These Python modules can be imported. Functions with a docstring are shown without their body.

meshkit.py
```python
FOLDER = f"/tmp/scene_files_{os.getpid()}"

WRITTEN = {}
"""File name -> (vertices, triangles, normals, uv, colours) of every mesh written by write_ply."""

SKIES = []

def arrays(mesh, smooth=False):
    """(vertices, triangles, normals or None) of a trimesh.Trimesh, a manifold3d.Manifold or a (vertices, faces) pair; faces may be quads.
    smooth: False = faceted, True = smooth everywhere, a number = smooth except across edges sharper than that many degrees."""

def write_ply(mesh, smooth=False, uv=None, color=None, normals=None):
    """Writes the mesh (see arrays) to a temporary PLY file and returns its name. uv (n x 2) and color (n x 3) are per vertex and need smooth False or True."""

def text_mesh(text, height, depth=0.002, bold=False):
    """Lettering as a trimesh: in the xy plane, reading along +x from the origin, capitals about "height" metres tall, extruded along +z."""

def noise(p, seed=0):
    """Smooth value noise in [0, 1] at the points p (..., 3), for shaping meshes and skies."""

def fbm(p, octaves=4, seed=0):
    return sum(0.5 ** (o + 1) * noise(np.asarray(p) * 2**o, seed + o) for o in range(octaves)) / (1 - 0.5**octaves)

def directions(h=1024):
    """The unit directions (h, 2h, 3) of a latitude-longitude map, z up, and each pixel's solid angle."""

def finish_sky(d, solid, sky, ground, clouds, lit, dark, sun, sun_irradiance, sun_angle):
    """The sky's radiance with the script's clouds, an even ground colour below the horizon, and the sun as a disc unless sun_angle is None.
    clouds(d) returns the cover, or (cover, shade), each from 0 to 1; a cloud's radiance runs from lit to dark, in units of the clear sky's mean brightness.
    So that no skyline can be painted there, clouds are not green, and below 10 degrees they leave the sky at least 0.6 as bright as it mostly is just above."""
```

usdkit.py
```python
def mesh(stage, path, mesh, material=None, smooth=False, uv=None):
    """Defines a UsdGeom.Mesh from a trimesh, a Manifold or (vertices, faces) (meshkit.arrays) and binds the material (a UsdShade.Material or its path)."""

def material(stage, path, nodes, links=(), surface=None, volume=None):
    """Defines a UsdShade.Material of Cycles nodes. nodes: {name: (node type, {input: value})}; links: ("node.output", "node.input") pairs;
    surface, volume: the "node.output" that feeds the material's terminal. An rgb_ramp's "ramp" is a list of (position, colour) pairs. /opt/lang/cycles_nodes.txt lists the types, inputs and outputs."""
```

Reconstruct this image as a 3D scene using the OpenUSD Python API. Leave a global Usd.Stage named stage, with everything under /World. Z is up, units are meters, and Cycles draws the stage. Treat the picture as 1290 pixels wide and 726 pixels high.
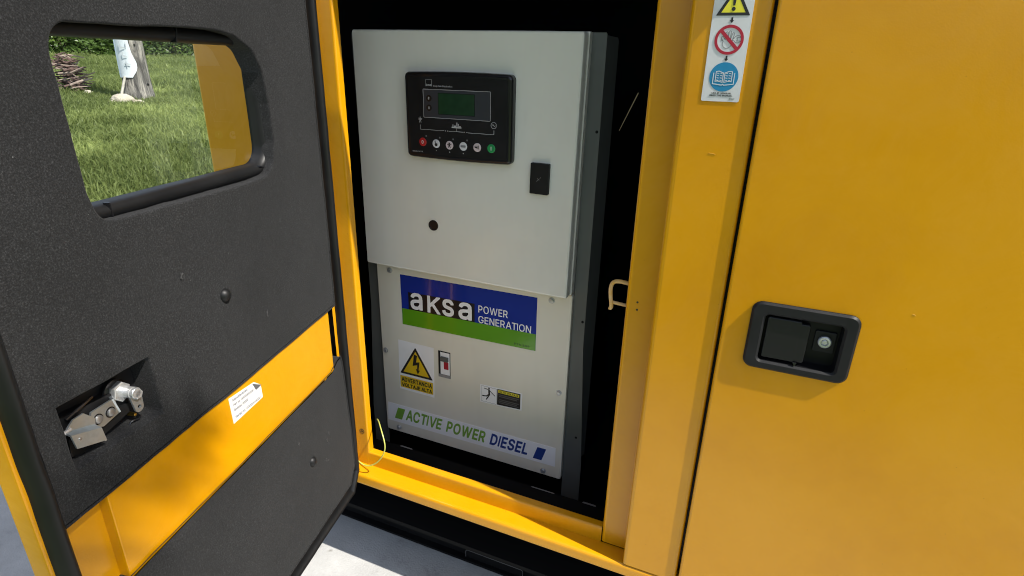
import math, random, sys
import numpy as np
import trimesh
import manifold3d as mf
from shapely.geometry import Polygon, LineString, Point, box as sbox
from shapely import affinity
from shapely.ops import unary_union
from scipy.interpolate import PchipInterpolator
from pxr import Usd, UsdGeom, UsdLux, UsdShade, Gf, Sdf, Vt
import usdkit, meshkit

stage = Usd.Stage.CreateInMemory()
UsdGeom.SetStageUpAxis(stage, UsdGeom.Tokens.z)
UsdGeom.SetStageMetersPerUnit(stage, 1.0)
UsdGeom.Xform.Define(stage, '/World')
UsdGeom.Scope.Define(stage, '/World/Looks')
rng = np.random.default_rng(7)
H = 1.08                       # the camera's height above the concrete pad; heights below are given from the camera's level

# ---------------------------------------------------------------- camera, sky, sun
CAMM = np.array([[0.91840022, 0.39499653, 0.0227766], [0.16384606, -0.32729439, -0.93060886], [-0.36013262, 0.85840324, -0.36530586]])
cam = UsdGeom.Camera.Define(stage, '/World/camera')
cam.CreateHorizontalApertureAttr(36.0)
cam.CreateFocalLengthAttr(714.996 / 1290 * 36.0)
r_, u_, b_ = CAMM[0], -CAMM[1], -CAMM[2]
cam.AddTransformOp().Set(Gf.Matrix4d(*r_, 0, *u_, 0, *b_, 0, 0, 0, H, 1))
cam.CreateClippingRangeAttr((0.01, 5000.0))
EXPOSURE = 0.70
cam.CreateExposureAttr(EXPOSURE)

SUN = np.array([6.8, -1.05, 8.8]); SUN /= np.linalg.norm(SUN)
SKY_STRENGTH, SUN_INTENSITY = 0.148, 1.25
usdkit.material(stage, '/World/Looks/sky', {
    's': ('sky_texture', {'sky_type': 'single_scattering', 'sun_disc': False, 'sun_elevation': math.asin(SUN[2]), 'sun_rotation': math.atan2(SUN[0], SUN[1]), 'altitude': 100.0, 'air_density': 1.0}),
    'h': ('hsv', {'saturation': 0.68}), 'b': ('background_shader', {'strength': SKY_STRENGTH})}, [('s.color', 'h.color'), ('h.color', 'b.color')], surface='b.background')
dome = UsdLux.DomeLight.Define(stage, '/World/sky')
UsdShade.MaterialBindingAPI.Apply(dome.GetPrim()).Bind(UsdShade.Material.Get(stage, '/World/Looks/sky'))
dome.GetPrim().SetCustomDataByKey('kind', 'structure')
sun = UsdLux.DistantLight.Define(stage, '/World/sun')
sun.CreateNormalizeAttr(True); sun.CreateIntensityAttr(SUN_INTENSITY); sun.CreateAngleAttr(0.53); sun.CreateColorAttr(Gf.Vec3f(1.0, 0.955, 0.88))
zb = SUN; xb = np.cross([0, 0, 1], zb); xb /= np.linalg.norm(xb); yb = np.cross(zb, xb)
sun.AddTransformOp().Set(Gf.Matrix4d(*xb, 0, *yb, 0, *zb, 0, 0, 0, 20, 1))

# ---------------------------------------------------------------- materials
def mat(name, nodes, links=(), surface='p.BSDF'):
    return usdkit.material(stage, '/World/Looks/' + name, nodes, list(links), surface=surface)

def plain(name, col, rough=0.5, metallic=0.0, spec=0.5, coat=0.0, coat_rough=0.1, bump=None, vary=None, scale=8.0, emis=None):
    """principled paint: optional fine relief (scale, distance) and mottled colour/roughness"""
    n = {'p': ('principled_bsdf', {'base_color': col, 'roughness': rough, 'metallic': metallic, 'specular_ior_level': spec, 'coat_weight': coat, 'coat_roughness': coat_rough}), 'g': ('geometry', {})}
    L = []
    if bump:
        n['n1'] = ('noise_texture', {'scale': bump[0], 'detail': 3.0}); n['bu'] = ('bump', {'strength': bump[2] if len(bump) > 2 else 0.6, 'distance': bump[1]})
        L += [('g.position', 'n1.vector'), ('n1.fac', 'bu.height'), ('bu.normal', 'p.normal')]
    if vary:
        n['n2'] = ('noise_texture', {'scale': scale, 'detail': 5.0, 'roughness': 0.6})
        n['r2'] = ('rgb_ramp', {'ramp': [(0.3, vary), (0.62, col)]})
        L += [('g.position', 'n2.vector'), ('n2.fac', 'r2.fac'), ('r2.color', 'p.base_color')]
        n['m2'] = ('map_range', {'from_min': 0.3, 'from_max': 0.7, 'to_min': min(1, rough + 0.12), 'to_max': rough, 'clamp': True}); L += [('n2.fac', 'm2.value'), ('m2.result', 'p.roughness')]
    return mat(name, n, L)

YEL = (0.585, 0.263, 0.0008)
M = {}
def yellow(name, col, rough, coat):
    n = {'p': ('principled_bsdf', {'roughness': rough, 'coat_weight': coat, 'coat_roughness': 0.12, 'specular_ior_level': 0.5}), 'g': ('geometry', {}),
         'n1': ('noise_texture', {'scale': 520.0, 'detail': 2.0}), 'bu': ('bump', {'strength': 0.32, 'distance': 0.0002}),
         'n2': ('noise_texture', {'scale': 3.5, 'detail': 6.0, 'roughness': 0.62}), 'r2': ('rgb_ramp', {'ramp': [(0.28, tuple(c * k for c, k in zip(col, (0.90, 0.86, 1.0)))), (0.5, col), (0.72, tuple(c * k for c, k in zip(col, (1.05, 1.08, 6.0))))]}),
         # fine specks of dirt and small pale rubs
         'v': ('voronoi_texture', {'scale': 34.0, 'randomness': 1.0}), 'vr': ('rgb_ramp', {'ramp': [(0.020, (0.6, 0.57, 0.55)), (0.034, (1, 1, 1))]}), 'mx': ('mix', {'mix_type': 'multiply', 'fac': 0.55}),
         'n3': ('noise_texture', {'scale': 9.0, 'detail': 8.0, 'roughness': 0.75, 'distortion': 1.2}), 'mr': ('map_range', {'from_min': 0.35, 'from_max': 0.7, 'to_min': rough + 0.10, 'to_max': rough - 0.04, 'clamp': True})}
    L = [('g.position', 'n1.vector'), ('n1.fac', 'bu.height'), ('bu.normal', 'p.normal'), ('g.position', 'n2.vector'), ('n2.fac', 'r2.fac'),
         ('g.position', 'v.vector'), ('v.distance', 'vr.fac'), ('r2.color', 'mx.color1'), ('vr.color', 'mx.color2'), ('mx.color', 'p.base_color'),
         ('g.position', 'n3.vector'), ('n3.fac', 'mr.value'), ('mr.result', 'p.roughness')]
    return mat(name, n, L)
M['yellow'] = yellow('yellow_paint', YEL, 0.24, 0.0)
# foam lining: black, matt, with a fine open-cell grain and pale specks of dust
M['foam'] = mat('foam', {'p': ('principled_bsdf', {'roughness': 0.95, 'specular_ior_level': 0.25, 'sheen_weight': 0.04, 'sheen_roughness': 0.5}), 'g': ('geometry', {}),
    'n1': ('noise_texture', {'scale': 640.0, 'detail': 2.0, 'roughness': 0.7}), 'bu': ('bump', {'strength': 0.6, 'distance': 0.0006}),
    'r1': ('rgb_ramp', {'ramp': [(0.36, (0.0066, 0.0068, 0.0072)), (0.50, (0.0122, 0.0126, 0.0132)), (0.62, (0.0215, 0.022, 0.023)), (0.73, (0.042, 0.043, 0.0445))]}),
    'n4': ('noise_texture', {'scale': 5.0, 'detail': 4.0}), 'r4': ('rgb_ramp', {'ramp': [(0.3, (0.75, 0.75, 0.75)), (0.7, (1.15, 1.15, 1.15))]}), 'mx': ('mix', {'mix_type': 'multiply', 'fac': 1.0}),
    'v': ('voronoi_texture', {'scale': 42.0}), 'vr': ('rgb_ramp', {'ramp': [(0.014, (0.12, 0.12, 0.116)), (0.028, (0, 0, 0))]}), 'ad': ('mix', {'mix_type': 'add', 'fac': 0.8})},
    [('g.position', 'n1.vector'), ('n1.fac', 'bu.height'), ('bu.normal', 'p.normal'), ('n1.fac', 'r1.fac'), ('g.position', 'n4.vector'), ('n4.fac', 'r4.fac'), ('r1.color', 'mx.color1'), ('r4.color', 'mx.color2'),
     ('g.position', 'v.vector'), ('v.distance', 'vr.fac'), ('mx.color', 'ad.color1'), ('vr.color', 'ad.color2'), ('ad.color', 'p.base_color')])
M['rubber'] = plain('rubber', (0.0042, 0.0043, 0.0047), 0.40, spec=0.32, bump=(60.0, 0.001, 0.3), vary=(0.0062, 0.0064, 0.0068), scale=14)
M['black_plastic'] = plain('black_plastic', (0.0065, 0.0068, 0.0072), 0.45, spec=0.25, bump=(1400.0, 0.0002, 0.5), vary=(0.011, 0.011, 0.012), scale=30)
M['black_gloss'] = plain('black_gloss', (0.008, 0.008, 0.009), 0.22)
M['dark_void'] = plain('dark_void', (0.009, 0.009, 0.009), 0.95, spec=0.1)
M['black_steel'] = plain('black_steel', (0.0055, 0.0055, 0.006), 0.7, spec=0.08, bump=(90.0, 0.001, 0.3), vary=(0.009, 0.009, 0.009), scale=9)
M['bare_edge_highlight'] = plain('bare_edge_highlight', (0.16, 0.16, 0.16), 0.5, 0.4)
M['dark_gray'] = plain('dark_gray_steel', (0.108, 0.115, 0.106), 0.42, bump=(500.0, 0.0003, 0.4), vary=(0.092, 0.098, 0.09), scale=6)
M['slot_gray'] = plain('slot_gray', (0.26, 0.26, 0.26), 0.5)
def grey_steel(name, col, rot, amp):
    return mat(name, {'p': ('principled_bsdf', {'coat_weight': 0.15, 'coat_roughness': 0.1, 'specular_ior_level': 0.5}), 'g': ('geometry', {}),
        'n1': ('noise_texture', {'scale': 700.0, 'detail': 3.0}), 'bu': ('bump', {'strength': 0.5, 'distance': 0.0003}),
        'mp': ('mapping', {'rotation': (0.0, rot, 0.0), 'scale': (16.0, 5.0, 2.6)}), 'n2': ('noise_texture', {'scale': 1.0, 'detail': 6.0, 'roughness': 0.6, 'distortion': 0.8}),
        'n3': ('noise_texture', {'scale': 5.0, 'detail': 6.0, 'roughness': 0.65}), 'ad': ('mix_float', {'fac': 0.5}),
        'r': ('rgb_ramp', {'ramp': [(0.34, tuple(c * (1 - amp) for c in col)), (0.52, col), (0.66, tuple(min(0.8, c * (1 + 0.5 * amp)) for c in col))]}),
        'm': ('map_range', {'from_min': 0.35, 'from_max': 0.65, 'to_min': 0.50, 'to_max': 0.28, 'clamp': True})},
        [('g.position', 'n1.vector'), ('n1.fac', 'bu.height'), ('bu.normal', 'p.normal'), ('g.position', 'mp.vector'), ('mp.vector', 'n2.vector'), ('g.position', 'n3.vector'), ('n2.fac', 'ad.a'), ('n3.fac', 'ad.b'),
         ('ad.result', 'r.fac'), ('r.color', 'p.base_color'), ('n2.fac', 'm.value'), ('m.result', 'p.roughness')])
M['cab'] = grey_steel('cabinet_gray', (0.745, 0.74, 0.665), 0.6, 0.05)
M['cover'] = grey_steel('cover_cream_bounce', (0.765, 0.735, 0.615), -0.4, 0.06)  # creamier than the cabinet, with warm bounce light put into the colour
M['white'] = plain('sticker_white', (0.88, 0.88, 0.88), 0.3, vary=(0.84, 0.84, 0.83), scale=20)
M['white_post'] = plain('sticker_white_dusty', (0.60, 0.60, 0.60), 0.35, vary=(0.54, 0.54, 0.53), scale=30)
M['paper'] = plain('label_paper', (0.74, 0.73, 0.70), 0.6, vary=(0.66, 0.65, 0.62), scale=40)
M['paper_print'] = plain('label_print', (0.24, 0.24, 0.25), 0.6)
M['print_black'] = plain('print_black', (0.012, 0.011, 0.010), 0.4)
M['print_gray'] = plain('print_gray', (0.10, 0.10, 0.10), 0.4)
M['sign_yellow'] = plain('sign_yellow', (0.74, 0.50, 0.012), 0.35, vary=(0.68, 0.46, 0.02), scale=40)
M['sign_yellow2'] = plain('sign_yellow_cool', (0.70, 0.62, 0.03), 0.35)
M['sign_red'] = plain('sign_red', (0.36, 0.012, 0.03), 0.35)
M['sign_blue'] = plain('sign_blue', (0.012, 0.19, 0.36), 0.35)
M['aksa_blue'] = plain('brand_blue', (0.010, 0.030, 0.27), 0.13, coat=0.6, coat_rough=0.03)
M['aksa_green'] = plain('brand_green', (0.115, 0.33, 0.012), 0.2, coat=0.4)
M['aksa_black'] = plain('brand_black', (0.010, 0.009, 0.009), 0.25, coat=0.2, coat_rough=0.03)
M['txt_green'] = plain('text_green', (0.19, 0.38, 0.05), 0.4)
M['txt_blue'] = plain('text_blue', (0.018, 0.045, 0.22), 0.4)
M['icon_gray'] = plain('icon_gray', (0.42, 0.42, 0.43), 0.5)
M['icon_dim'] = plain('icon_dim', (0.12, 0.12, 0.125), 0.5)
M['lcd'] = mat('lcd_green', {'p': ('principled_bsdf', {'roughness': 0.2}), 'g': ('geometry', {}), 'n': ('noise_texture', {'scale': 60.0}), 'r': ('rgb_ramp', {'ramp': [(0.3, (0.008, 0.030, 0.012)), (0.7, (0.013, 0.043, 0.018))]})}, [('g.position', 'n.vector'), ('n.fac', 'r.fac'), ('r.color', 'p.base_color')])
M['lcd_frame'] = plain('lcd_frame', (0.028, 0.031, 0.038), 0.4)
M['btn_red'] = plain('button_red', (0.42, 0.012, 0.014), 0.45)
M['btn_green'] = plain('button_green', (0.01, 0.27, 0.07), 0.45)
M['btn_white'] = plain('button_white', (0.62, 0.62, 0.63), 0.45)
M['btn_pink'] = plain('button_pink', (0.60, 0.50, 0.51), 0.45)
M['chrome'] = plain('zinc_steel', (0.52, 0.53, 0.54), 0.28, 0.7, bump=(180.0, 0.0006, 0.35), vary=(0.55, 0.55, 0.54), scale=60)
M['zinc_plate'] = plain('zinc_plate', (0.52, 0.57, 0.60), 0.32, 0.9, bump=(240.0, 0.0005, 0.4), vary=(0.38, 0.42, 0.44), scale=70)
M['brass'] = plain('brass', (0.62, 0.42, 0.10), 0.3, 1.0)
M['wire'] = plain('wire_insulation', (0.42, 0.46, 0.10), 0.4)
M['pale_yellow'] = plain('worn_striker', (0.62, 0.42, 0.20), 0.4, vary=(0.66, 0.36, 0.04), scale=120)
M['chip'] = plain('chipped_paint', (0.66, 0.36, 0.05), 0.6)
M['pole_ink'] = plain('faded_ink', (0.40, 0.43, 0.45), 0.7)
M['flange_gray_shaded'] = plain('flange_gray_shaded', (0.075, 0.082, 0.077), 0.5)  # post grey darkened: the side facet's shade is put into the colour
M['scuff'] = plain('pale_scuff', (0.045, 0.045, 0.045), 0.9)
M['paddle'] = plain('paddle_black', (0.0068, 0.0070, 0.0075), 0.40, spec=0.3)
M['cup'] = plain('cup_black', (0.004, 0.004, 0.0045), 0.45, spec=0.2)
M['stay'] = plain('stay_rod', (0.20, 0.17, 0.10), 0.4, 0.6)
M['concrete'] = mat('concrete', {'p': ('principled_bsdf', {'roughness': 0.85, 'specular_ior_level': 0.5}), 'g': ('geometry', {}),
    'n1': ('noise_texture', {'scale': 9.0, 'detail': 10.0, 'roughness': 0.75}), 'r1': ('rgb_ramp', {'ramp': [(0.30, (0.20, 0.198, 0.19)), (0.44, (0.36, 0.356, 0.342)), (0.70, (0.44, 0.436, 0.42))]}),
    'n3': ('noise_texture', {'scale': 30.0, 'detail': 3.0}), 'r3': ('rgb_ramp', {'ramp': [(0.70, (1, 1, 1)), (0.76, (0.55, 0.53, 0.50))]}), 'mx': ('mix', {'mix_type': 'multiply', 'fac': 0.8}),
    'n2': ('noise_texture', {'scale': 240.0, 'detail': 3.0}), 'bu': ('bump', {'strength': 0.5, 'distance': 0.002})},
    [('g.position', 'n1.vector'), ('n1.fac', 'r1.fac'), ('r1.color', 'mx.color1'), ('g.position', 'n3.vector'), ('n3.fac', 'r3.fac'), ('r3.color', 'mx.color2'), ('mx.color', 'p.base_color'), ('g.position', 'n2.vector'), ('n2.fac', 'bu.height'), ('bu.normal', 'p.normal')])
M['lawn'] = mat('lawn_soil', {'p': ('principled_bsdf', {'roughness': 0.95, 'specular_ior_level': 0.1}), 'g': ('geometry', {}),
    'n1': ('noise_texture', {'scale': 1.2, 'detail': 8.0, 'roughness': 0.7}), 'r1': ('rgb_ramp', {'ramp': [(0.3, (0.10, 0.15, 0.04)), (0.55, (0.16, 0.22, 0.06)), (0.75, (0.22, 0.26, 0.09))]})},
    [('g.position', 'n1.vector'), ('n1.fac', 'r1.fac'), ('r1.color', 'p.base_color')])
def leafy(name, ramp, trans, scale, spec=0.3, rough=0.5):
    return mat(name, {'p': ('principled_bsdf', {'roughness': rough, 'specular_ior_level': spec}), 't': ('translucent_bsdf', {}), 'm': ('mix_closure', {'fac': trans}), 'g': ('geometry', {}), 'o': ('object_info', {}),
        'n': ('noise_texture', {'scale': scale, 'detail': 3.0}), 'w': ('math', {'math_type': 'add'}), 'i': ('math', {'math_type': 'multiply_add', 'value2': 0.6, 'value3': -0.30}), 'r': ('rgb_ramp', {'ramp': ramp})},
        [('g.position', 'n.vector'), ('g.random_per_island', 'i.value1'), ('n.fac', 'w.value1'), ('i.value', 'w.value2'), ('w.value', 'r.fac'), ('r.color', 'p.base_color'), ('r.color', 't.color'), ('p.BSDF', 'm.closure1'), ('t.BSDF', 'm.closure2')], surface='m.closure')
M['grass'] = leafy('grass_blade', [(0.2, (0.15, 0.19, 0.055)), (0.42, (0.335, 0.395, 0.125)), (0.58, (0.50, 0.53, 0.22)), (0.76, (0.68, 0.63, 0.40))], 0.45, 0.9)
M['hedge'] = leafy('hedge_leaf', [(0.25, (0.035, 0.07, 0.018)), (0.5, (0.075, 0.13, 0.03)), (0.78, (0.17, 0.22, 0.06))], 0.3, 1.3, 0.5, 0.35)
M['hedge_light'] = leafy('bush_leaf', [(0.25, (0.07, 0.12, 0.025)), (0.5, (0.16, 0.23, 0.05)), (0.78, (0.32, 0.38, 0.12))], 0.3, 1.5, 0.5, 0.35)
M['palm'] = leafy('palm_leaf', [(0.25, (0.04, 0.075, 0.02)), (0.75, (0.08, 0.13, 0.035))], 0.3, 2.0)
M['stem'] = plain('hedge_stem', (0.07, 0.05, 0.035), 0.9)
M['bark'] = mat('weathered_bark', {'p': ('principled_bsdf', {'roughness': 0.95, 'specular_ior_level': 0.15}), 'g': ('geometry', {}), 'mp': ('mapping', {'scale': (14.0, 14.0, 2.2)}),
    'n': ('noise_texture', {'scale': 1.6, 'detail': 8.0, 'roughness': 0.7, 'distortion': 0.6}), 'r': ('rgb_ramp', {'ramp': [(0.36, (0.045, 0.042, 0.04)), (0.5, (0.12, 0.113, 0.105)), (0.58, (0.24, 0.225, 0.20)), (0.68, (0.46, 0.43, 0.37))]}),
    'bu': ('bump', {'strength': 1.0, 'distance': 0.02})},
    [('g.position', 'mp.vector'), ('mp.vector', 'n.vector'), ('n.fac', 'r.fac'), ('r.color', 'p.base_color'), ('n.fac', 'bu.height'), ('bu.normal', 'p.normal')])
M['sheet_white'] = plain('white_sheet', (0.66, 0.71, 0.74), 0.5, vary=(0.58, 0.64, 0.67), scale=5)
M['dry_stalk'] = plain('dry_stalk', (0.13, 0.080, 0.066), 0.85, vary=(0.06, 0.038, 0.034), scale=9)
M['dry_stalk2'] = plain('pale_dry_stalk', (0.33, 0.26, 0.21), 0.85, vary=(0.17, 0.13, 0.11), scale=9)
M['stone'] = plain('pale_stone', (0.46, 0.42, 0.34), 0.9, bump=(30, 0.01, 0.8), vary=(0.33, 0.29, 0.22), scale=12)
M['stake'] = plain('pale_stake', (0.46, 0.44, 0.38), 0.8, vary=(0.3, 0.28, 0.24), scale=20)
M['glass'] = mat('window_glass', {'t': ('transparent_bsdf', {'color': (0.93, 0.95, 0.94)}), 'g': ('glossy_bsdf', {'color': (1, 1, 1), 'roughness': 0.01}), 'f': ('fresnel', {'IOR': 1.6}), 'm': ('mix_closure', {})},
    [('f.fac', 'm.fac'), ('t.BSDF', 'm.closure1'), ('g.BSDF', 'm.closure2')], surface='m.closure')

# ---------------------------------------------------------------- scene helpers
used, bases = {}, {}
def numbered(parent, name):
    k = (parent, name); n = used.get(k, 0); used[k] = n + 1
    return f'{parent}/{name}' if n == 0 else f'{parent}/{name}_{n:03d}'
def tag(prim, label=None, cat=None, group=None, kind=None):
    for k, v in (('label', label), ('category', cat), ('group', group), ('kind', kind)):
        if v: prim.SetCustomDataByKey(k, v)
def thing(name, label, cat, base, group=None, kind=None):
    path = numbered('/World', name); x = UsdGeom.Xform.Define(stage, path)
    b = np.array([base[0], base[1], base[2] + H], float); x.AddTranslateOp().Set(Gf.Vec3d(*b)); bases[path] = b
    tag(x.GetPrim(), label, cat, group, kind)
    return path
def tm(m):
    if hasattr(m, 'to_mesh'):
        q = m.to_mesh(); return trimesh.Trimesh(q.vert_properties[:, :3], q.tri_verts, process=False)
    return m
def obj(name, mesh, material, parent='/World', smooth=30, label=None, **kw):
    if isinstance(mesh, (list, tuple)) : mesh = trimesh.util.concatenate([tm(x) for x in mesh])
    mesh = tm(mesh)
    base = bases.get(parent, np.zeros(3))
    path = numbered(parent, name)
    v = np.array(mesh.vertices) + [0, 0, H] - base
    usdkit.mesh(stage, path, trimesh.Trimesh(v, mesh.faces, process=False), M[material], smooth=smooth)
    bases[path] = base
    tag(stage.GetPrimAtPath(path), label, **kw)
    return path

# frames: a plane's origin and axes (right, up, out); shapes drawn in (right, up) get their heights along out
def face(y): return (np.array([0, y, 0.]), np.array([1., 0, 0]), np.array([0, 0, 1.]), np.array([0, -1., 0]))
HINGE = np.array([-0.6499, 0.76, 0.0])
DD, DN = np.array([-0.2052, 0.9787, 0.0]), np.array([0.9787, 0.2052, 0.0])
DD /= np.linalg.norm(DD); DN = np.array([DD[1], -DD[0], 0])
DOOR = (HINGE, DD, np.array([0, 0, 1.]), DN)            # q = -s runs from the free edge (-0.57) to the hinge (0)
FLOOR = lambda z: (np.array([0, 0, z]), np.array([1., 0, 0]), np.array([0, 1., 0]), np.array([0, 0, 1.]))
def place(mesh, fr):
    o, a, b, c = fr; mesh = tm(mesh); v = np.asarray(mesh.vertices)
    return trimesh.Trimesh(o + v[:, :1] * a + v[:, 1:2] * b + v[:, 2:3] * c, mesh.faces, process=False)
def polys(g): return [p for p in (g.geoms if hasattr(g, 'geoms') else [g]) if p.geom_type == 'Polygon' and p.area > 1e-12]
def plate(g, h0, h1, fr):
    ms = []
    for p in polys(g):
        m = trimesh.creation.extrude_polygon(p, h1 - h0, engine='earcut'); m.apply_translation([0, 0, h0]); ms.append(m)
    return place(trimesh.util.concatenate(ms), fr)
def bevel(g, h0, h1, b, fr, steps=2):
    """convex plate with its front edge rounded by b"""
    pts = []
    for k in range(steps + 1):
        a = math.pi / 2 * k / steps
        gi = g.buffer(-b * (1 - math.cos(a)), join_style=1, quad_segs=4) if k else g
        c = np.array(gi.exterior.coords)[:-1]
        pts.append(np.column_stack([c, np.full(len(c), h1 - b + b * math.sin(a))]))
        if k == 0: pts.append(np.column_stack([c, np.full(len(c), h0)]))
    return place(trimesh.convex.convex_hull(np.vstack(pts)), fr)
def rrect(x0, y0, x1, y1, r, q=4):
    x0, x1 = min(x0, x1), max(x0, x1); y0, y1 = min(y0, y1), max(y0, y1)
    return sbox(x0 + r, y0 + r, x1 - r, y1 - r).buffer(r, quad_segs=q)
def disc(x, y, r, q=8): return Point(x, y).buffer(r, quad_segs=q)
def line(pts, w, cap=2): return LineString(pts).buffer(w / 2, cap_style=cap, join_style=2)
def tube(path, r, n=8, fr=None, closed=False):
    P = np.asarray(path, float); k = len(P)
    r = np.broadcast_to(r, k)
    T = np.gradient(P, axis=0); T /= np.linalg.norm(T, axis=1, keepdims=True)
    up = np.array([0.31, 0.23, 0.92]); N = []
    a = np.cross(T[0], up); a /= np.linalg.norm(a)
    for t in T:
        a = a - t * (a @ t); a /= np.linalg.norm(a); N.append(a)
    N = np.array(N); B = np.cross(T, N); an = np.linspace(0, 2 * math.pi, n, endpoint=False)
    v = (P[:, None] + r[:, None, None] * (np.cos(an)[None, :, None] * N[:, None] + np.sin(an)[None, :, None] * B[:, None])).reshape(-1, 3)
    f = []
    for i in range(k - 1):
        for j in range(n):
            a0, a1, b0, b1 = i * n + j, i * n + (j + 1) % n, (i + 1) * n + j, (i + 1) * n + (j + 1) % n
            f += [[a0, a1, b1], [a0, b1, b0]]
    v = np.vstack([v, P[:1], P[-1:]]); e0, e1 = len(v) - 2, len(v) - 1
    for j in range(n):
        f += [[e0, (j + 1) % n, j], [e1, (k - 1) * n + j, (k - 1) * n + (j + 1) % n]]
    m = trimesh.Trimesh(v, f, process=False); m.fix_normals()
    return place(m, fr) if fr else m
def smooth_path(pts, n=24):
    P = np.asarray(pts, float); t = np.r_[0, np.cumsum(np.linalg.norm(np.diff(P, axis=0), axis=1))]
    from scipy.interpolate import CubicSpline
    return CubicSpline(t, P)(np.linspace(0, t[-1], n))
def loop_sweep(loop, prof, fr, closed=True, wob=0.0, seed=1):
    """sweeps the profile [(outward offset, height)] round a 2-D loop (counter-clockwise)"""
    C = np.asarray(loop, float); k = len(C)
    nx, pv = np.roll(C, -1, 0), np.roll(C, 1, 0)
    d1 = (C - pv) / np.linalg.norm(C - pv, axis=1, keepdims=True); d2 = (nx - C) / np.linalg.norm(nx - C, axis=1, keepdims=True)
    if not closed: d1[0] = d2[0]; d2[-1] = d1[-1]
    n1 = np.column_stack([d1[:, 1], -d1[:, 0]]); n2 = np.column_stack([d2[:, 1], -d2[:, 0]])
    nn = n1 + n2; nn /= np.linalg.norm(nn, axis=1, keepdims=True); nn /= np.maximum((nn * n1).sum(1, keepdims=True), 0.5)
    w = (meshkit.noise(np.column_stack([C * 30, np.zeros(k)]), seed) - 0.5) * wob
    p = np.array(prof, float); m = len(p)
    v = np.concatenate([C[:, None] + nn[:, None] * (p[None, :, :1] + w[:, None, None]), np.broadcast_to(p[None, :, 1:], (k, m, 1))], 2).reshape(-1, 3)
    f = []
    for i in range(k if closed else k - 1):
        j = (i + 1) % k
        for a in range(m - 1):
            f += [[i * m + a, j * m + a, j * m + a + 1], [i * m + a, j * m + a + 1, i * m + a + 1]]
    return place(trimesh.Trimesh(v, f, process=False), fr)
def dense(g, step=0.01):
    c = g.exterior.segmentize(step).coords[:-1]; c = np.array(c)
    return c if g.exterior.is_ccw else c[::-1]
def sheet(line2d, t, r=0.004, q=4):
    """bent sheet metal: the polyline with rounded bends, as a band t thick (2-D)"""
    P = [np.array(p, float) for p in line2d]; out = [P[0]]
    for a, b, c in zip(P, P[1:], P[2:]):
        d1, d2 = (a - b) / np.linalg.norm(a - b), (c - b) / np.linalg.norm(c - b)
        rr = min(r, 0.45 * np.linalg.norm(a - b), 0.45 * np.linalg.norm(c - b))
        for k in np.linspace(0, 1, q + 1): out.append((1 - k)**2 * (b + d1 * rr) + 2 * k * (1 - k) * b + k**2 * (b + d2 * rr))
    out.append(P[-1])
    return LineString(out).buffer(t / 2, cap_style=2, join_style=1, quad_segs=2)
def along_z(g, z0, z1): return plate(g, z0, z1, FLOOR(0.0))
YZ = (np.zeros(3), np.array([0, 1., 0]), np.array([0, 0, 1.]), np.array([1., 0, 0]))     # shapes in (y, z), extruded along x
def along_x(g, x0, x1): return plate(g, x0, x1, YZ)
def bx(x0, x1, y0, y1, z0, z1):
    m = trimesh.creation.box([abs(x1 - x0), abs(y1 - y0), abs(z1 - z0)]); m.apply_translation([(x0 + x1) / 2, (y0 + y1) / 2, (z0 + z1) / 2]); return m
def cyl(p0, p1, r0, r1=None, n=12):
    return tube([p0, np.array(p0) * 0.5 + np.array(p1) * 0.5, p1], [r0, (r0 + (r1 or r0)) / 2, r1 or r0], n)
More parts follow.
